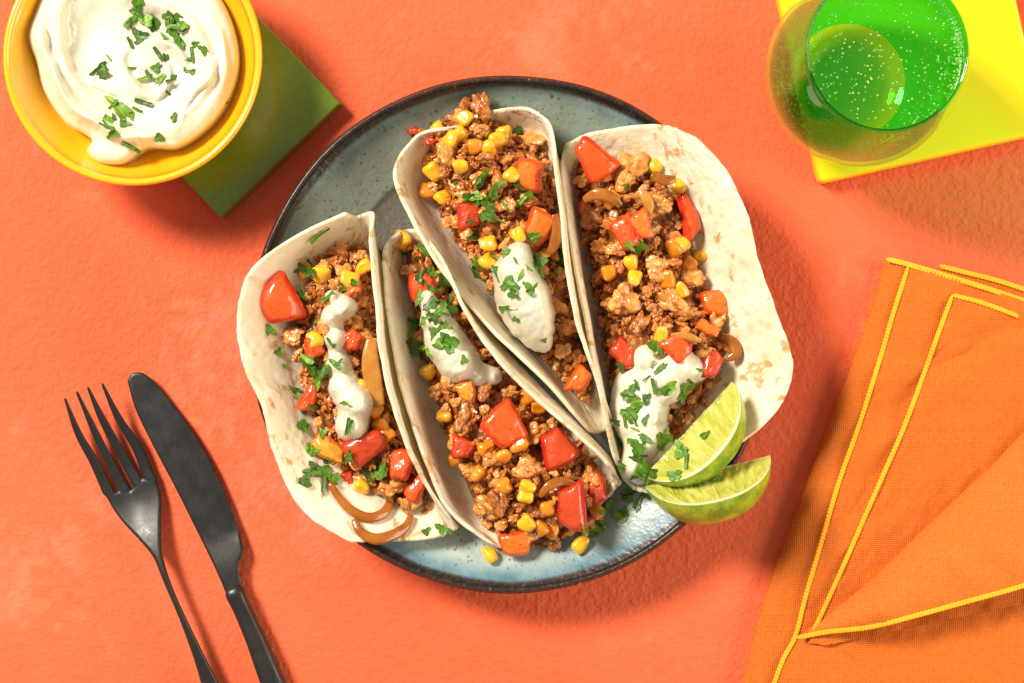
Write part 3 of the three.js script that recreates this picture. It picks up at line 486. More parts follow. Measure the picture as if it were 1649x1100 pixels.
// ---- pepper chunks: [taco, x, y, across, along, turn deg, tip deg, roll deg, lift mm, tone, bend, label]
const PEP = [
  [0, 449, 487, 84, 88, 30, 4, 12, 21, 0, 2.6, 'largest red pepper piece of the leftmost taco, domed, at its left edge'], [0, 505, 560, 34, 40, 20, 5, 10, 3, 0, 0.5, 'small red pepper piece just left of the cream in the leftmost taco'], [0, 566, 548, 34, 40, -30, -5, -10, 3, 0, 0.5, 'pointed red pepper piece just right of the cream in the leftmost taco'], [0, 500, 640, 28, 52, -28, 0, 10, 2, 0, 0.4, 'narrow red pepper strip under leaves in the leftmost taco'],
  [0, 530, 722, 40, 66, 62, 0, 8, 1, 3, 0.6, 'brownish orange pepper strip below the cream in the leftmost taco'], [0, 590, 722, 52, 78, -62, 0, 12, 0, 2, 0.5, 'dark red pepper piece under the cream tip in the leftmost taco'], [0, 644, 748, 44, 56, -8, 0, -14, 4, 0, 0.7, 'bright red pepper piece against the fold of the leftmost taco'], [0, 672, 782, 30, 60, -30, 0, -22, 4, 0, 0.4, 'thin red pepper piece under the second tortilla rim'], [0, 556, 772, 38, 34, 18, 0, 6, 0, 2, 0.4, 'dark red pepper cube above the onion ring in the leftmost taco'], [0, 570, 462, 28, 30, 10, 0, 0, 3, 1, 0.3, 'small orange red pepper bit at the top of the leftmost taco'],
  [1, 682, 462, 58, 58, 8, 6, -8, 2, 0, 0.5, 'red pepper piece at the top of the second taco from the left'], [1, 750, 632, 34, 38, 10, 0, 0, 3, 3, 0.4, 'orange pepper cube just below the cream of the second taco'], [1, 813, 686, 76, 82, 35, 6, 8, 4, 0, 0.9, 'large bright red pepper piece in the middle of the second taco'], [1, 897, 722, 66, 76, 30, -4, 8, 4, 2, 0.9, 'large dark red pepper piece sprinkled with spice in the second taco'], [1, 920, 818, 54, 82, 4, 2, -10, 5, 2, 1.2, 'upright dark red pepper piece at the lower right of the second taco'], [1, 832, 875, 60, 48, 8, 10, 0, 1, 1, 0.5, 'red pepper piece overhanging the bottom end of the second taco'], [1, 745, 722, 44, 40, -10, 0, -10, 2, 2, 0.4, 'glossy red pepper bit at the left wall of the second taco'], [1, 962, 785, 34, 60, -5, 0, -14, 1, 2, 0.4, 'deep red pepper piece behind a meat crumble in the second taco'],
  [2, 850, 283, 60, 66, -8, 4, -16, 5, 1, 1.0, 'shiny orange red pepper piece under a corn kernel in the third taco'], [2, 866, 367, 50, 68, -32, 4, -6, 4, 1, 0.9, 'wet orange red pepper piece near the cream top of the third taco'], [2, 757, 347, 46, 46, 4, 0, 4, 2, 2, 0.5, 'red pepper piece half hidden by leaves in the third taco'], [2, 933, 612, 38, 48, -24, 0, -8, 3, 1, 0.8, 'orange pepper piece at the bottom of the third taco'], [2, 692, 227, 20, 16, 20, 0, 0, 3, 2, 0.2, 'tiny red pepper bit at the upper left of the third taco'], [2, 666, 212, 24, 16, -15, 0, 0, 3, 2, 0.2, 'tiny red pepper skin lying on the third tortilla rim'],
  [3, 955, 256, 52, 84, 42, 8, -6, 12, 0, 0.8, 'long red pepper piece leaning on the top corner of the rightmost taco'], [3, 1110, 345, 34, 84, 16, 0, 26, 5, 0, 1.4, 'curled red pepper strip at the right side of the rightmost taco'], [3, 1035, 364, 34, 52, 28, 0, 8, 6, 1, 0.4, 'bright orange red pepper stick in the middle of the rightmost taco'], [3, 1008, 374, 44, 60, 22, 0, -4, 3, 0, 0.4, 'red pepper piece under the bright stick in the rightmost taco'], [3, 1157, 487, 66, 54, 4, -4, 10, 8, 1, 0.7, 'glossy red pepper block on the right flap of the rightmost taco'], [3, 1140, 528, 22, 44, 60, 0, 0, 3, 1, 0.3, 'flat orange pepper strip below the pepper block of the rightmost taco'], [3, 1090, 560, 44, 52, 42, 0, 0, 3, 0, 0.4, 'red pepper piece at the upper edge of the rightmost cream'], [3, 1006, 570, 44, 58, 38, 0, -6, 2, 2, 0.5, 'dark red pepper piece at the left edge of the rightmost cream'], [3, 1146, 588, 36, 54, -18, 0, 12, 4, 2, 0.5, 'pinkish red pepper piece at the right edge of the rightmost cream'], [3, 940, 334, 18, 34, -10, 0, 0, 3, 1, 0.3, 'small orange pepper bit at the left wall of the rightmost taco']];
for (const p of PEP) covered.push([p[1], p[2], Math.min(p[3], p[4]) * 0.5]);
// ---- cream dollops: [taco, height mm, circles x y r t]
const CREAM = [
  [0, 1, [[536, 478, 14, 5], [556, 496, 20, 8], [534, 512, 20, 8], [541, 548, 22, 8], [545, 588, 23, 8], [553, 622, 28, 10], [572, 648, 33, 13], [566, 686, 28, 9]], 'zigzag dollop of sour cream on the leftmost taco'],
  [1, 1, [[688, 482, 17, 6], [703, 515, 29, 10], [718, 553, 36, 14], [738, 582, 36, 12], [770, 604, 20, 5], [796, 606, 15, 4]], 'smooth dollop of sour cream on the second taco, half covered in leaves'],
  [2, 3, [[837, 408, 22, 10], [829, 440, 37, 14], [842, 480, 47, 17], [856, 514, 40, 14], [866, 542, 24, 8], [876, 556, 11, 4]], 'tall oval dollop of sour cream on the third taco'],
  [3, 0, [[1040, 580, 28, 6], [1090, 592, 36, 7], [1122, 597, 20, 5], [1066, 620, 40, 8], [1014, 622, 28, 6], [1030, 668, 48, 8], [1008, 648, 26, 6], [1044, 716, 42, 9], [1030, 750, 32, 7], [1060, 752, 18, 6]], 'broad flowing patch of sour cream on the rightmost taco beside the lime']];
for (const c of CREAM) for (const q of c[2]) covered.push([q[0], q[1], q[2] * 0.75]);

for (let k = 0; k < 4; k++) {                            // the packed mince, too fine to count
  const P = fills[k], bb = [Math.min(...P.map((p) => p[0])) - 8, Math.min(...P.map((p) => p[1])) - 8, Math.max(...P.map((p) => p[0])) + 8, Math.max(...P.map((p) => p[1])) + 8], c = W(...P[0], 12), o = base('minced_meat', c, `fine browned mince packed under the larger pieces of the ${tacoName[k]}`, 'mince');
  o.userData.kind = 'stuff';
  mesh('sauce_bed', local(relief(fillSd[k], (x, y) => mound(k, x, y) - 5.5 - 3 * fbm(x / 12, y / 12, 5), bb, 3, { skirt: 12 }), c), sauceM, o);
  const spots = []; for (let t = 0; t < 9000 && spots.length < 620; t++) { const x = rr(bb[0], bb[2]), y = rr(bb[1], bb[3]); if (fillSd[k](x, y) < 0) spots.push([x, y]); }
  const im = new THREE.InstancedMesh(crumbles[k], crumbM, spots.length), q = new THREE.Quaternion(), s = V(), m = new THREE.Matrix4(); im.name = 'crumbs';
  spots.forEach(([x, y], i) => { const r = rr(1.5, 3.4) * MM * 0.8, p = W(x, y, mound(k, x, y) - rr(2.6, 5.2)).sub(c); q.setFromEuler(new THREE.Euler(rr(0, 6), rr(0, 6), rr(0, 6))); im.setMatrixAt(i, m.compose(p, q, s.set(r * rr(0.8, 1.35), r * rr(0.6, 1), r))); });
  im.castShadow = im.receiveShadow = true; o.add(im);
}
// ---- single crumbles
const protoMeat = [];
const meatWords = ['browned meat crumble in the filling of the leftmost taco', 'browned meat crumble in the filling of the second taco from the left', 'browned meat crumble in the filling of the third taco from the left', 'browned meat crumble in the filling of the rightmost taco'];
function putCrumble(k, x, y, r, lift, fixed) {           // r in photo pixels
  const tone = Math.floor(rnd() * 4), o = mesh('meat_crumble', crumbles[Math.floor(rnd() * 9)], [meatM, meatM, meatM2, meatM3][tone]), s = r * PX * MM * 0.78;
  o.scale.set(s * rr(0.85, 1.2), s * rr(0.8, 1), s * rr(0.85, 1.2)); o.rotation.set(rr(-0.5, 0.5), rr(0, 6.28), rr(-0.5, 0.5)); o.position.copy(W(x, y, mound(k, x, y) + lift));
  tag(o, '', 'meat crumble', meatWords[k].replace('crumble', 'crumbles')); tell(o, (r > 20 ? 'large ' : r < 13 ? 'small ' : '') + ['browned', 'browned', 'dark brown', 'pale brown'][tone] + ' meat crumble', k, x, y); lay(o); return o;
}
const extra = [[0, 545, 405, 24], [0, 580, 412, 16], [0, 520, 432, 18], [0, 470, 540, 22], [0, 480, 575, 18], [0, 655, 815, 24], [0, 668, 805, 18], [1, 748, 680, 30], [1, 735, 705, 22], [1, 803, 810, 30], [1, 785, 818, 22], [1, 950, 768, 24], [1, 862, 700, 20], [1, 705, 630, 20], [1, 725, 615, 20], [1, 820, 635, 20], [1, 780, 630, 18], [2, 775, 175, 26], [2, 750, 168, 18], [2, 718, 245, 26], [2, 855, 225, 26], [2, 805, 195, 22], [2, 772, 210, 20], [2, 895, 300, 16], [2, 820, 330, 22], [3, 1015, 272, 34], [3, 1005, 290, 24], [3, 1062, 330, 26], [3, 990, 358, 20], [3, 1005, 480, 34], [3, 985, 490, 24], [3, 1085, 490, 30], [3, 1030, 520, 24], [3, 1110, 505, 20], [3, 1055, 430, 24], [3, 1100, 280, 16], [3, 990, 400, 22], [3, 965, 395, 18], [2, 672, 232, 16], [2, 688, 258, 16], [2, 700, 300, 18]];
for (const e of extra) putCrumble(e[0], e[1], e[2], e[3], 0.5);
for (let k = 0; k < 4; k++) {
  const placed = extra.filter((e) => e[0] === k).map((e) => [e[1], e[2], e[3]]), P = fills[k], X = P.map((p) => p[0]), Y = P.map((p) => p[1]); let n = 0;
  for (let t = 0; t < 6000 && n < 68; t++) {
    const x = rr(Math.min(...X), Math.max(...X)), y = rr(Math.min(...Y), Math.max(...Y)), r = 10 + 20 * Math.pow(rnd(), 1.25);
    if (fillSd[k](x, y) > -r * 0.4 || covered.some(([a, b, q]) => Math.hypot(x - a, y - b) < q) || placed.some(([a, b, q]) => Math.hypot(x - a, y - b) < (q + r) * 0.76) || (k === 0 && y > 800 && x < 640)) continue;
    placed.push([x, y, r]); putCrumble(k, x, y, r, rr(-2.2, 0.2)); n++;
  }
}
// ---- pepper pieces
const skinTone = [[0.76, 0.042, 0.004], [0.80, 0.085, 0.006], [0.52, 0.022, 0.004], [0.70, 0.17, 0.012]];
const pepM = M({ vertexColors: true, bumpMap: tex(256, (u, v) => 0.5 + 0.3 * Math.abs(pnoise(u, v * 0.999, 10, 111)) + 0.25 * pnoise(u, v, 5, 112) + 0.12 * pnoise(u, v, 40, 113), false, 60, 60), bumpScale: 0.00025, roughness: 0.4, specularIntensity: 0.5, clearcoat: 0.75, clearcoatRoughness: 0.07 });
for (const [k, x, y, w, l, turn, tip, roll, lift, tone, bend, label] of PEP) {
  const s = seed % 97, sz = Math.min(w, l) > 55 ? 0.8 : 0.88, W2 = w * PX * sz, L2 = l * PX * sz, tk = clamp(Math.min(W2, L2) * 0.42, 2, 5.2), a = rr(-0.36, 0.36), b = rr(-0.36, 0.36), cv = bend * 1.5 + 0.5;
  const g = block(W2, tk, L2, Math.min(2.7, tk * 0.5), 26, (q) => { const u = q.x / W2 * 2, v = q.z / L2 * 2; q.x *= 1 + a * v; q.z *= 1 + b * u; q.y -= cv * (u * u + 0.6 * v * v) - cv * 0.5; const e = Math.max(Math.abs(u), Math.abs(v)); q.y += (0.9 * fbm(u * 1.2 + s, v * 1.2, s) + 0.22 * (Math.abs(noise3(u * 3 + s, v * 2, s)) - 0.3)) * (q.y > 0 ? 1 : 0.4); q.x += 0.9 * fbm(v * 1.3, s, 1); q.z += 0.9 * fbm(u * 1.3, s, 2); });
  paint(g, (p, n) => { const t = skinTone[tone], sp = fbm(p.x * 500, p.y * 500, p.z * 500 + s), side = sstep(n.y, 0.75, 0.25); const or = clamp(0.5 + 1.4 * fbm(p.x * 120, p.z * 120, s + 40), 0, 1), ch = sstep(fbm(p.x * 900, p.z * 900, s + 9), 0.42, 0.5); return mix3(mix3(mix3(mix3(t, [t[0] * 0.9, t[1] * 0.7, t[2]], or * 0.5), [Math.min(0.8, t[0] * 1.15), t[1] * 2.0 + 0.03, t[2] * 2 + 0.006], side * 0.75), [t[0] * 0.6, t[1] * 0.6, t[2]], clamp(0.5 * sp, 0, 1)), [0.10, 0.03, 0.01], ch * 0.7); });
  const o = mesh('pepper_piece', g, pepM); o.position.copy(W(x, y, mound(k, x, y) + lift)); o.rotation.set(THREE.MathUtils.degToRad(tip + rr(-9, 9)), THREE.MathUtils.degToRad(turn), THREE.MathUtils.degToRad(-roll + rr(-9, 9)), 'YXZ');
  tag(o, label, 'pepper piece'); lay(o);
}
// ---- corn kernels
const kern = Array.from({ length: 4 }, (_, i) => paint(block(6.6, 4.6, 8, 2.25, 12, (q) => { const v = q.z / 4; q.x *= 1 - 0.26 * sstep(v, -0.3, 1) - 0.05 * v; q.y *= 1 - 0.22 * sstep(v, -0.2, 1); q.y += 0.8 * fbm(q.x / 3.2 + i * 3, q.z / 3.2, i); q.x += 0.6 * fbm(q.z / 4, i * 5, 2); q.z += 0.3 * Math.abs(q.x) / 3; if (v < -0.75) q.z += 0.5 * Math.exp(-q.x * q.x / 2.5); }), (p) => { const v = p.z / MM / 4; return mix3(mix3([0.86, 0.40, 0.008], [0.92, 0.52, 0.018], clamp(0.5 + fbm(p.x * 400, p.y * 400, p.z * 400 + i), 0, 1)), [0.80, 0.50, 0.14], sstep(v, 0.75, 1.05)); }));
const cornM = [M({ vertexColors: true, roughness: 0.28, clearcoat: 0.7, clearcoatRoughness: 0.12 }), M({ vertexColors: true, roughness: 0.3, clearcoat: 0.7, clearcoatRoughness: 0.12, color: [0.88, 0.55, 0.35] })];
const cornWords = tacoName.map((t) => `yellow corn kernel in the filling of the ${t}`);
const CORN = [
  [[517, 443, 0], [562, 449, 0], [586, 430, 0], [583, 624, 0], [613, 686, 1], [604, 662, 1], [582, 784, 0], [490, 436, 1], [507, 548, 0], [622, 700, 1]],
  [[690, 599, 0], [716, 669, 0], [835, 714, 1], [849, 784, 0], [846, 798, 0], [848, 843, 0], [784, 724, 1], [811, 734, 1], [770, 763, 1], [961, 822, 1], [882, 818, 1], [872, 850, 1], [850, 640, 1], [868, 655, 1], [812, 783, 1], [735, 740, 1], [648, 385, 0], [888, 855, 1]],
  [[705, 208, 0], [740, 216, 0], [727, 225, 0], [765, 236, 1], [786, 238, 0], [801, 226, 0], [812, 213, 0], [741, 268, 0], [697, 276, 0], [713, 318, 0], [824, 282, 0], [787, 392, 0], [835, 378, 0], [748, 190, 0], [785, 421, 0], [868, 345, 1], [690, 308, 1]],
  [[1054, 268, 0], [1093, 300, 0], [1097, 393, 0], [1110, 424, 1], [1127, 411, 0], [981, 439, 1], [1016, 423, 0], [1022, 447, 0], [1097, 467, 0], [1066, 540, 0], [985, 322, 1], [1085, 400, 1], [1075, 450, 1], [1172, 556, 1]]];
function corn(k, x, y, m, lift, label) {
  const o = mesh('corn_kernel', kern[Math.floor(rnd() * 4)], cornM[m]); o.position.copy(W(x, y, lift)); o.rotation.set(rr(-0.6, 0.6), rr(0, 6.28), rr(-0.7, 0.7)); o.scale.set(rr(0.82, 1.12), rr(0.85, 1.1), rr(0.8, 1.08));
  tag(o, label ?? '', 'corn kernel', label ? null : cornWords[k].replace('kernel', 'kernels')); if (!label) tell(o, m ? 'amber corn kernel' : 'yellow corn kernel', k, x, y); lay(o);
}
CORN.forEach((L, k) => L.forEach(([x, y, m]) => corn(k, x, y, m, Math.max(mound(k, x, y) + 1.6, Math.min(Hb(x, y, 10) + 0.6, mound(k, x, y) + 6)))));
corn(1, 789, 893, 0, 20, 'corn kernel lying on the plate at the lower left of the second taco');
corn(1, 935, 877, 0, 20.5, 'corn kernel lying on the plate below the coriander leaves');
// ---- onion strips
const onionM = M({ vertexColors: true, color: [0.47, 0.145, 0.014], roughness: 0.3, specularIntensity: 0.6, clearcoat: 1, clearcoatRoughness: 0.1, transmission: 0.25 }), onionP = M({ vertexColors: true, color: [0.66, 0.30, 0.055], roughness: 0.3, specularIntensity: 0.5, clearcoat: 0.8, clearcoatRoughness: 0.1, transmission: 0.25 });
const ONION = [
  [0, [[530, 776, 26], [545, 800, 25], [566, 822, 25], [594, 834, 26], [618, 826, 27], [628, 808, 27], [620, 793, 26], [605, 790, 26]], 4.4, 4, onionM, 'upper curled onion ring at the bottom of the leftmost taco'], [0, [[570, 836, 26], [580, 856, 27], [604, 868, 27], [632, 862, 27], [655, 846, 26], [662, 830, 24]], 4.8, 3.8, onionM, 'lower curled onion strip at the bottom of the leftmost taco'],
  [0, [[598, 545, 40], [596, 580, 41], [602, 620, 40], [612, 655, 38]], 7.5, 2.4, onionP, 'wide pale onion strip along the fold of the leftmost taco'], [1, [[868, 800, 30], [885, 782, 34], [905, 775, 36], [930, 782, 34]], 4, 2, onionM, 'brown onion strip between the dark red pieces of the second taco'], [2, [[893, 345, 46], [898, 370, 46], [892, 395, 45], [884, 408, 42]], 5, 2.2, onionM, 'reddish onion strip at the right wall of the third taco'],
  [3, [[1022, 318, 46], [1034, 312, 48], [1044, 328, 48], [1042, 352, 46]], 4.4, 2.4, onionP, 'translucent onion curl in the upper part of the rightmost taco'], [3, [[940, 322, 42], [962, 312, 46], [985, 318, 46], [1000, 332, 44]], 4.8, 2.2, onionM, 'brown onion strip under the long pepper piece of the rightmost taco'], [3, [[1048, 283, 44], [1070, 290, 44], [1088, 288, 42]], 4.5, 2.2, onionM, 'short brown onion strip near the top of the rightmost taco'], [3, [[1080, 540, 46], [1105, 541, 47], [1128, 549, 45]], 3.2, 2.2, onionP, 'pale onion strip trailing from a corn kernel in the rightmost taco'], [3, [[1160, 540, 30], [1180, 552, 32], [1186, 570, 33], [1172, 578, 32]], 4.8, 2.4, onionM, 'amber onion petal on the right flap of the rightmost taco']];
for (const [k, P, w, h, m, label] of ONION) {
  const Q = P.map(([x, y, z]) => W(x, y, label.includes('curled onion') && k === 0 ? Hp(x, y) + 1.2 : Math.max(z * 0.86, mound(k, x, y) + 1)) ), c = Q[0].clone(), o = mesh('onion_strip', paint(local(sweep(Q, (t) => w * (0.55 + 0.45 * Math.sin(Math.PI * clamp(t, 0.06, 0.94))), () => h, 90, 18), c), (p) => { const n = fbm(p.x * 260, p.y * 260, p.z * 260), f = fbm(p.x * 1100, p.y * 300, p.z * 1100); return [clamp(0.95 + 0.3 * n, 0.5, 1.2), clamp(0.95 + 0.5 * n + 0.2 * f, 0.4, 1.3), clamp(0.9 + 0.6 * n + 0.3 * f, 0.3, 1.4)]; }), m);
  o.position.copy(c); tag(o, label, 'onion strip'); lay(o);
}
// ---- cream dollops
for (const [k, lift, C, label] of CREAM) {
  const X = C.map((c) => c[0]), Y = C.map((c) => c[1]), sd = (x, y) => { let d = 1e9; for (const c of C) d = smin(d, Math.hypot(x - c[0], y - c[1]) - c[2], 15); return d + 1.5 + 2.6 * fbm(x / 14, y / 14, k + 70); };
  const top = (x, y) => {
    let t = 0, w = 0, h = 0; for (const c of C) { const e = Math.exp(-Math.pow(Math.hypot(x - c[0], y - c[1]) / c[2], 2) * 1.6) + 1e-6; t += e * c[3]; w += e; h = Math.max(h, c[3] * Math.sqrt(Math.max(0, 1 - Math.pow(Math.hypot(x - c[0], y - c[1]) / (c[2] * 1.1), 2)))); }
    const q = clamp(-sd(x, y) / 19, 0, 1), r = 0.45 * Math.sqrt(1 - (1 - q) * (1 - q)) + 0.55 * Math.sin(q * Math.PI / 2);
    return mound(k, x, y) * 0.35 + (dome[k][0] + dome[k][1] * (k === 3 ? 0.72 : 0.82)) * 0.65 + lift + r * (0.5 * t / w + 0.5 * h) - 1 + q * (2.0 * fbm(x / 34 + y / 80, y / 50, k + 80) + 0.35 * Math.sin(x / 12 + y / 8 + 3 * fbm(x / 40, y / 40, k)));
  };
  const c = W(X[0], Y[0], 30), o = mesh('sour_cream_dollop', local(relief(sd, top, [Math.min(...X) - 60, Math.min(...Y) - 60, Math.max(...X) + 60, Math.max(...Y) + 60], 1.7, { skirt: 9 }), c), creamM);
  o.position.copy(c); tag(o, label, 'cream dollop'); lay(o);
}
// ---------------------------------------------------------------- lime wedges
function lime(label, cx, cy, h, axisDeg, elev, half) {   // axis angle in plan, rise of the upper flesh face from the ridge to the rind
  const Lm = 26, R = 21.5, NU = 90, prof = (u) => R * Math.pow(Math.max(0, 1 - Math.pow(Math.abs(u), 2.3)), 0.6), pos = [], idx = [], col = [];
  const o = base('lime_wedge', W(cx, cy, h), label, 'lime wedge');
  const ax = THREE.MathUtils.degToRad(axisDeg), A = V(Math.cos(ax), 0, Math.sin(ax)), B = V(-Math.sin(ax), 0, Math.cos(ax)), up = V(0, 1, 0), dir = (a) => B.clone().multiplyScalar(Math.cos(a)).addScaledVector(up, Math.sin(a));
  const e0 = THREE.MathUtils.degToRad(elev), e1 = e0 - THREE.MathUtils.degToRad(half), at = (u, r, a) => A.clone().multiplyScalar(u * Lm * MM).addScaledVector(dir(a), r * prof(u) * MM);
  const grid = (nu, nv, f, parent, name, m, flip) => {
    const P = [], I = [], C = [], U = []; for (let i = 0; i <= nu; i++) for (let j = 0; j <= nv; j++) { const [p, c, t] = f(i / nu * 2 - 1, j / nv); P.push(p.x, p.y, p.z); C.push(...c); U.push(...t); if (i < nu && j < nv) { const q = i * (nv + 1) + j; flip ? I.push(q, q + 1, q + nv + 1, q + 1, q + nv + 2, q + nv + 1) : I.push(q, q + nv + 1, q + 1, q + 1, q + nv + 1, q + nv + 2); } }
    return mesh(name, geo(P, I, U, C), m, parent);
  };
  const n = [dir(e0 + Math.PI / 2), dir(e1 - Math.PI / 2)];
  for (const s of [0, 1]) grid(200, 70, (u, r) => {
    const a = s ? e1 : e0, x = u * Lm, y = r * prof(u), st = fbm(x / 2.4 + 0.10 * y * x / 9, y / 7, 120 + s), st2 = fbm(x / 1.1, y / 3.2, 121, 2), pith = sstep(r, 0.86 + 0.02 * st, 0.90) , mem = Math.exp(-Math.pow(r / 0.035, 2));
    const juice = (1 - pith) * (0.9 * Math.pow(0.5 + st, 1) + 0.55 * st2 - 1.0) * (1 - Math.pow(Math.abs(u), 6));
    return [at(u, r, a).addScaledVector(n[s], juice * 1.0 * MM), mix3(mix3([0.56, 0.59, 0.055], [0.82, 0.81, 0.21], clamp(0.45 + st + 0.5 * st2, 0, 1)), r > 0.972 ? [0.30, 0.46, 0.04] : [0.86, 0.88, 0.56], Math.max(pith, 0.6 * mem)), [x * MM, y * MM]];
  }, o, 'flesh', limeFlesh, s === 1);
  grid(90, 40, (u, q) => { const a = lerp(e0, e1, q), m = fbm(u * 6, q * 4, 130), f = fbm(u * 34, q * 18, 131); return [at(u, 1.0 + 0.006 * f, a), mix3(mix3([0.13, 0.31, 0.008], [0.40, 0.54, 0.018], clamp(0.5 + 1.2 * m + 0.5 * f, 0, 1)), [0.55, 0.55, 0.10], 0.5 * Math.exp(-Math.pow((q - 0.7) / 0.2, 2))), [u * 0.05, q * 0.03]]; }, o, 'rind', limeRind, false);
  lay(o);
}
const limeFlesh = M({ vertexColors: true, roughness: 0.14, clearcoat: 1, clearcoatRoughness: 0.05, transmission: 0.3 });
const limeRind = M({ vertexColors: true, roughness: 0.32, clearcoat: 0.4, clearcoatRoughness: 0.2, bumpMap: tex(256, (u, v) => 0.5 - 0.5 * sstep(pnoise(u, v, 46, 141), 0.25, 0.7), false, 60, 60), bumpScale: 0.0004 });
lime('lime wedge with its flesh up, lying on the rightmost taco against the cream', 1108, 690, 38, -47, 47, 64);
lime('lime wedge on the plate rim with its green rind towards the table', 1140, 758, 37, -14, 58, 70);

// ---------------------------------------------------------------- chopped coriander
function leaf(s, kind) {
  const nA = 44, nR = 5, pos = [], idx = [], uv = [], lobes = kind === 1 ? 3 : 2 + Math.floor(rr(0, 3)), ph = rr(0, 6), st = kind === 0 ? rr(0.35, 0.55) : kind === 2 ? 0.22 : rr(0.7, 0.95), bx = rr(-0.5, 0.5), by = rr(-0.9, 0.9), tw = rr(-0.7, 0.7);
  for (const side of [1, -1]) {
    const o = pos.length / 3; 
    for (let i = 0; i <= nR; i++) for (let j = 0; j < nA; j++) {
      const a = j / nA * 6.2832, cut = kind === 2 ? 1 / Math.max(Math.abs(Math.cos(a)), Math.abs(Math.sin(a)) * 0.98) : 1 + 0.26 * Math.cos(lobes * a + ph) + 0.07 * Math.cos((lobes * 2 + 3) * a + 2 * ph) + 0.10 * fbm(Math.cos(a) * 2.5, Math.sin(a) * 2.5, s);
      const r = i / nR * cut, x = r * Math.cos(a), z = r * Math.sin(a) * st, y = 0.45 * bx * x * x + 0.5 * by * z * z / st + 0.3 * tw * x * z + 0.12 * fbm(x * 3, z * 3, s) - 0.07 * Math.exp(-z * z * 60);
      pos.push(x, y + side * 0.018 * (1 - i / nR), z); uv.push(x, z);
      if (i < nR) { const A = o + i * nA + j, B = o + i * nA + (j + 1) % nA; side > 0 ? idx.push(A, B, A + nA, B, B + nA, A + nA) : idx.push(A, A + nA, B, B, A + nA, B + nA); }
    }
  }
  return paint(geo(pos, idx, uv), (p) => { const v = Math.exp(-Math.pow((Math.abs(p.z) % 0.28) / 0.03, 2)) * 0.25 + Math.exp(-p.z * p.z * 1200) * 0.5; return mix3(mix3([0.055, 0.165, 0.008], [0.14, 0.32, 0.018], clamp(0.5 + fbm(p.x * 3, p.z * 3, s), 0, 1)), [0.22, 0.42, 0.08], v); });
}
const leaves = Array.from({ length: 10 }, (_, i) => leaf(i, i < 4 ? 0 : i < 8 ? 1 : 2));
const leafM = [M({ vertexColors: true, roughness: 0.42, specularIntensity: 0.7, transmission: 0.25 }), M({ vertexColors: true, roughness: 0.4, specularIntensity: 0.7, transmission: 0.25, color: [1.9, 1.55, 1.8] }), M({ vertexColors: true, roughness: 0.45, transmission: 0.25, color: [0.6, 0.62, 0.6] })];
function sprig(list0, label, group, one) {
  const list = []; for (const e of list0) { list.push(e); if (!one && (e[2] ?? 13) > 11 && rnd() < 0.95) list.push([e[0] + rr(-13, 13), e[1] + rr(-13, 13), (e[2] ?? 13) * rr(0.45, 0.75), rnd() < 0.35 ? 8 : -1]); }
  for (const [x, y, r = 13, v = -1] of list) {
    const o = mesh('coriander_leaf', leaves[v >= 0 ? v : Math.floor(rnd() * 9)], leafM[[0, 0, 0, 1, 2][Math.floor(rnd() * 5)]]);
    const s = r * PX * MM * rr(0.75, 1.12), gx = clamp((Hp(x + 6, y) - Hp(x - 6, y)) / (12 * PX), -0.6, 0.6), gy = clamp((Hp(x, y + 6) - Hp(x, y - 6)) / (12 * PX), -0.6, 0.6);
    const nrm = V(-gx + rr(-0.3, 0.3), 1, -gy + rr(-0.3, 0.3)).normalize(); o.quaternion.setFromUnitVectors(V(0, 1, 0), nrm).multiply(new THREE.Quaternion().setFromAxisAngle(V(0, 1, 0), rr(0, 6.28)));
    o.scale.setScalar(s); o.position.copy(W(x, y, Math.max(Hb(x, y, 5), Hp(x, y)) + r * PX * 0.14 + 0.3)); tag(o, one ?? label, 'coriander', one ? null : group); if (!one && typeof label === 'number') tell(o, v === 9 || v === 8 ? 'green coriander stem' : 'green coriander leaf', label, x, y); lay(o);
  }
}
const lf = (t) => [tacoName.indexOf(t), `chopped coriander scattered on the ${t}`];
sprig([[492, 432, 15], [497, 420, 11], [499, 437, 14], [476, 437, 10], [485, 477, 16], [504, 480, 15], [528, 478, 14], [549, 464, 10], [570, 455, 9], [506, 506, 16], [495, 522, 14], [435, 531, 13], [448, 567, 8], [457, 590, 9], [518, 572, 20], [495, 577, 16], [532, 553, 13], [506, 591, 20], [539, 586, 15], [473, 627, 15], [512, 616, 22], [491, 665, 20], [488, 687, 12], [525, 682, 16], [560, 687, 17], [556, 651, 9], [519, 697, 10], [562, 735, 18, 9], [499, 729, 19], [525, 745, 13], [499, 763, 17], [491, 774, 12], [521, 782, 15], [536, 771, 14], [523, 758, 12], [586, 761, 16], [612, 758, 17], [623, 764, 12], [520, 600, 18], [500, 605, 16]], ...lf(tacoName[0]));
sprig([[513, 377, 20, 9]], 'thin coriander stem lying alone on the top of the leftmost tortilla', null, 'thin coriander stem lying alone on the top of the leftmost tortilla');
sprig([[652, 408, 15], [672, 411, 17], [675, 445, 14], [694, 439, 15], [714, 454, 16], [675, 477, 15], [691, 464, 14], [706, 480, 18], [722, 492, 18], [694, 492, 17], [704, 502, 18], [696, 515, 15], [722, 525, 16], [699, 535, 15], [681, 518, 13], [659, 528, 17], [671, 556, 18], [683, 563, 15], [724, 551, 20], [706, 553, 12], [701, 558, 9], [747, 580, 10], [692, 568, 11], [712, 470, 16]], ...lf(tacoName[1]));
sprig([[942, 853, 14], [959, 851, 15], [973, 845, 11], [981, 814, 14], [1001, 828, 15, 4], [1013, 793, 15], [1027, 811, 13], [1040, 800, 13]], 5, 'coriander on the bare plate');
sprig([[686, 856, 7], [712, 852, 11], [726, 856, 9]], 7, 'coriander scraps at the bottom of the leftmost tortilla');
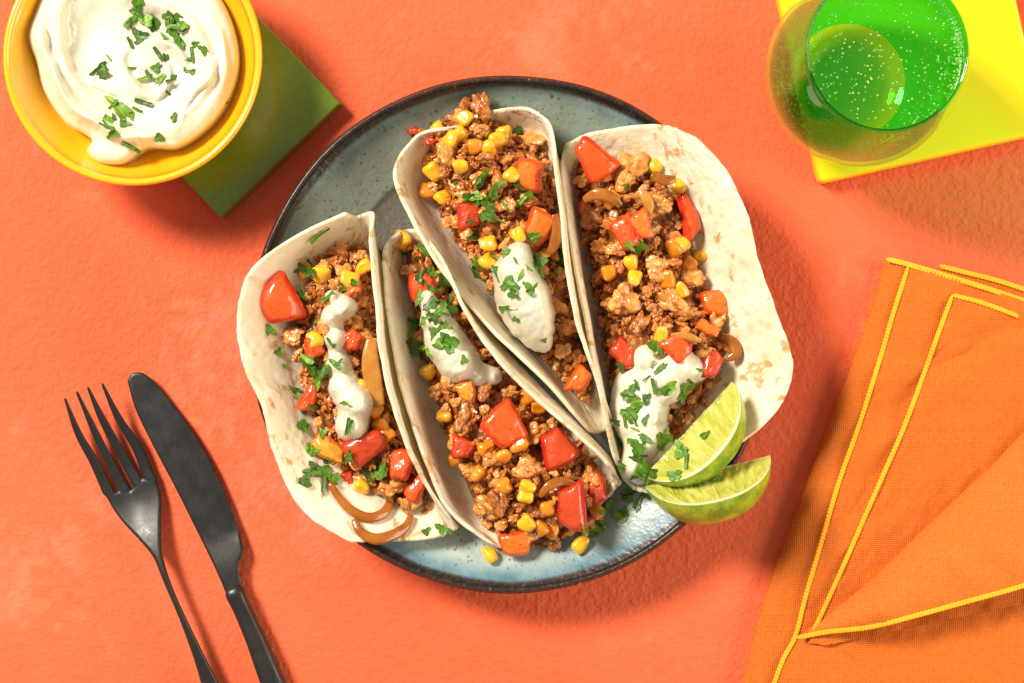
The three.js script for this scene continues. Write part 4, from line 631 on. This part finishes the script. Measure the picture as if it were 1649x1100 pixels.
sprig([[837, 206, 14], [775, 289, 17], [803, 298, 18], [735, 327, 14], [754, 319, 12], [766, 316, 12], [787, 325, 17], [796, 309, 18], [787, 345, 15], [800, 359, 13], [835, 298, 14], [841, 322, 17, 8], [737, 289, 15, 9], [757, 356, 9, 9], [773, 364, 12], [764, 383, 16], [812, 330, 11], [814, 382, 17], [810, 384, 16], [805, 407, 12], [818, 407, 13], [768, 421, 13], [768, 439, 15], [800, 439, 15], [818, 457, 18], [850, 463, 16], [839, 444, 13], [826, 473, 12], [818, 496, 18], [831, 513, 9], [868, 421, 16], [865, 436, 14], [889, 426, 12], [876, 548, 7], [906, 418, 12], [860, 381, 10]], ...lf(tacoName[2]));
sprig([[1058, 558, 13], [1064, 591, 16], [1000, 591, 14], [1053, 622, 17, 8], [1076, 625, 16], [1104, 629, 18], [1127, 596, 9], [1129, 616, 9], [1042, 642, 13], [1013, 633, 15], [1024, 649, 13], [1095, 651, 16], [1091, 673, 15], [1016, 665, 16], [995, 680, 13], [1016, 680, 14], [1038, 676, 11], [1022, 691, 9], [1000, 715, 13], [1038, 705, 14], [1067, 709, 18], [1027, 722, 16], [1027, 742, 17], [1005, 751, 15], [1045, 767, 18], [1027, 767, 17], [1038, 756, 15], [975, 564, 8], [1118, 564, 14], [1003, 315, 14], [1006, 337, 14, 8], [1013, 396, 13], [1032, 396, 13], [979, 419, 15, 8], [1012, 640, 12]], ...lf(tacoName[3]));
sprig([[1095, 725, 14], [1105, 742, 16], [1085, 765, 12], [1136, 700, 10]], 6, 'coriander on the upper lime wedge');
sprig([[1156, 771, 8]], '', null, 'single coriander scrap on the flesh of the lower lime wedge');
sprig([[222, 8, 15], [212, 32, 15], [222, 58, 15], [246, 41, 22], [272, 27, 12], [285, 37, 16], [280, 54, 14], [267, 63, 11], [297, 41, 10], [290, 70, 11], [314, 71, 11], [309, 88, 12, 8], [307, 115, 12], [327, 80, 10], [255, 87, 14], [212, 110, 9, 8], [175, 93, 7], [160, 112, 16], [166, 121, 9], [251, 109, 10], [234, 126, 16, 9], [261, 124, 16], [280, 123, 10], [270, 149, 10, 8], [231, 165, 18, 8], [190, 173, 22], [173, 190, 14], [170, 204, 12, 9], [180, 217, 14], [200, 199, 9], [212, 185, 10], [256, 222, 9], [211, 236, 17, 9], [279, 190, 10], [363, 166, 8]], 4, 'coriander on the cream in the bowl');

finishLabels();
renderer.render(scene, camera);
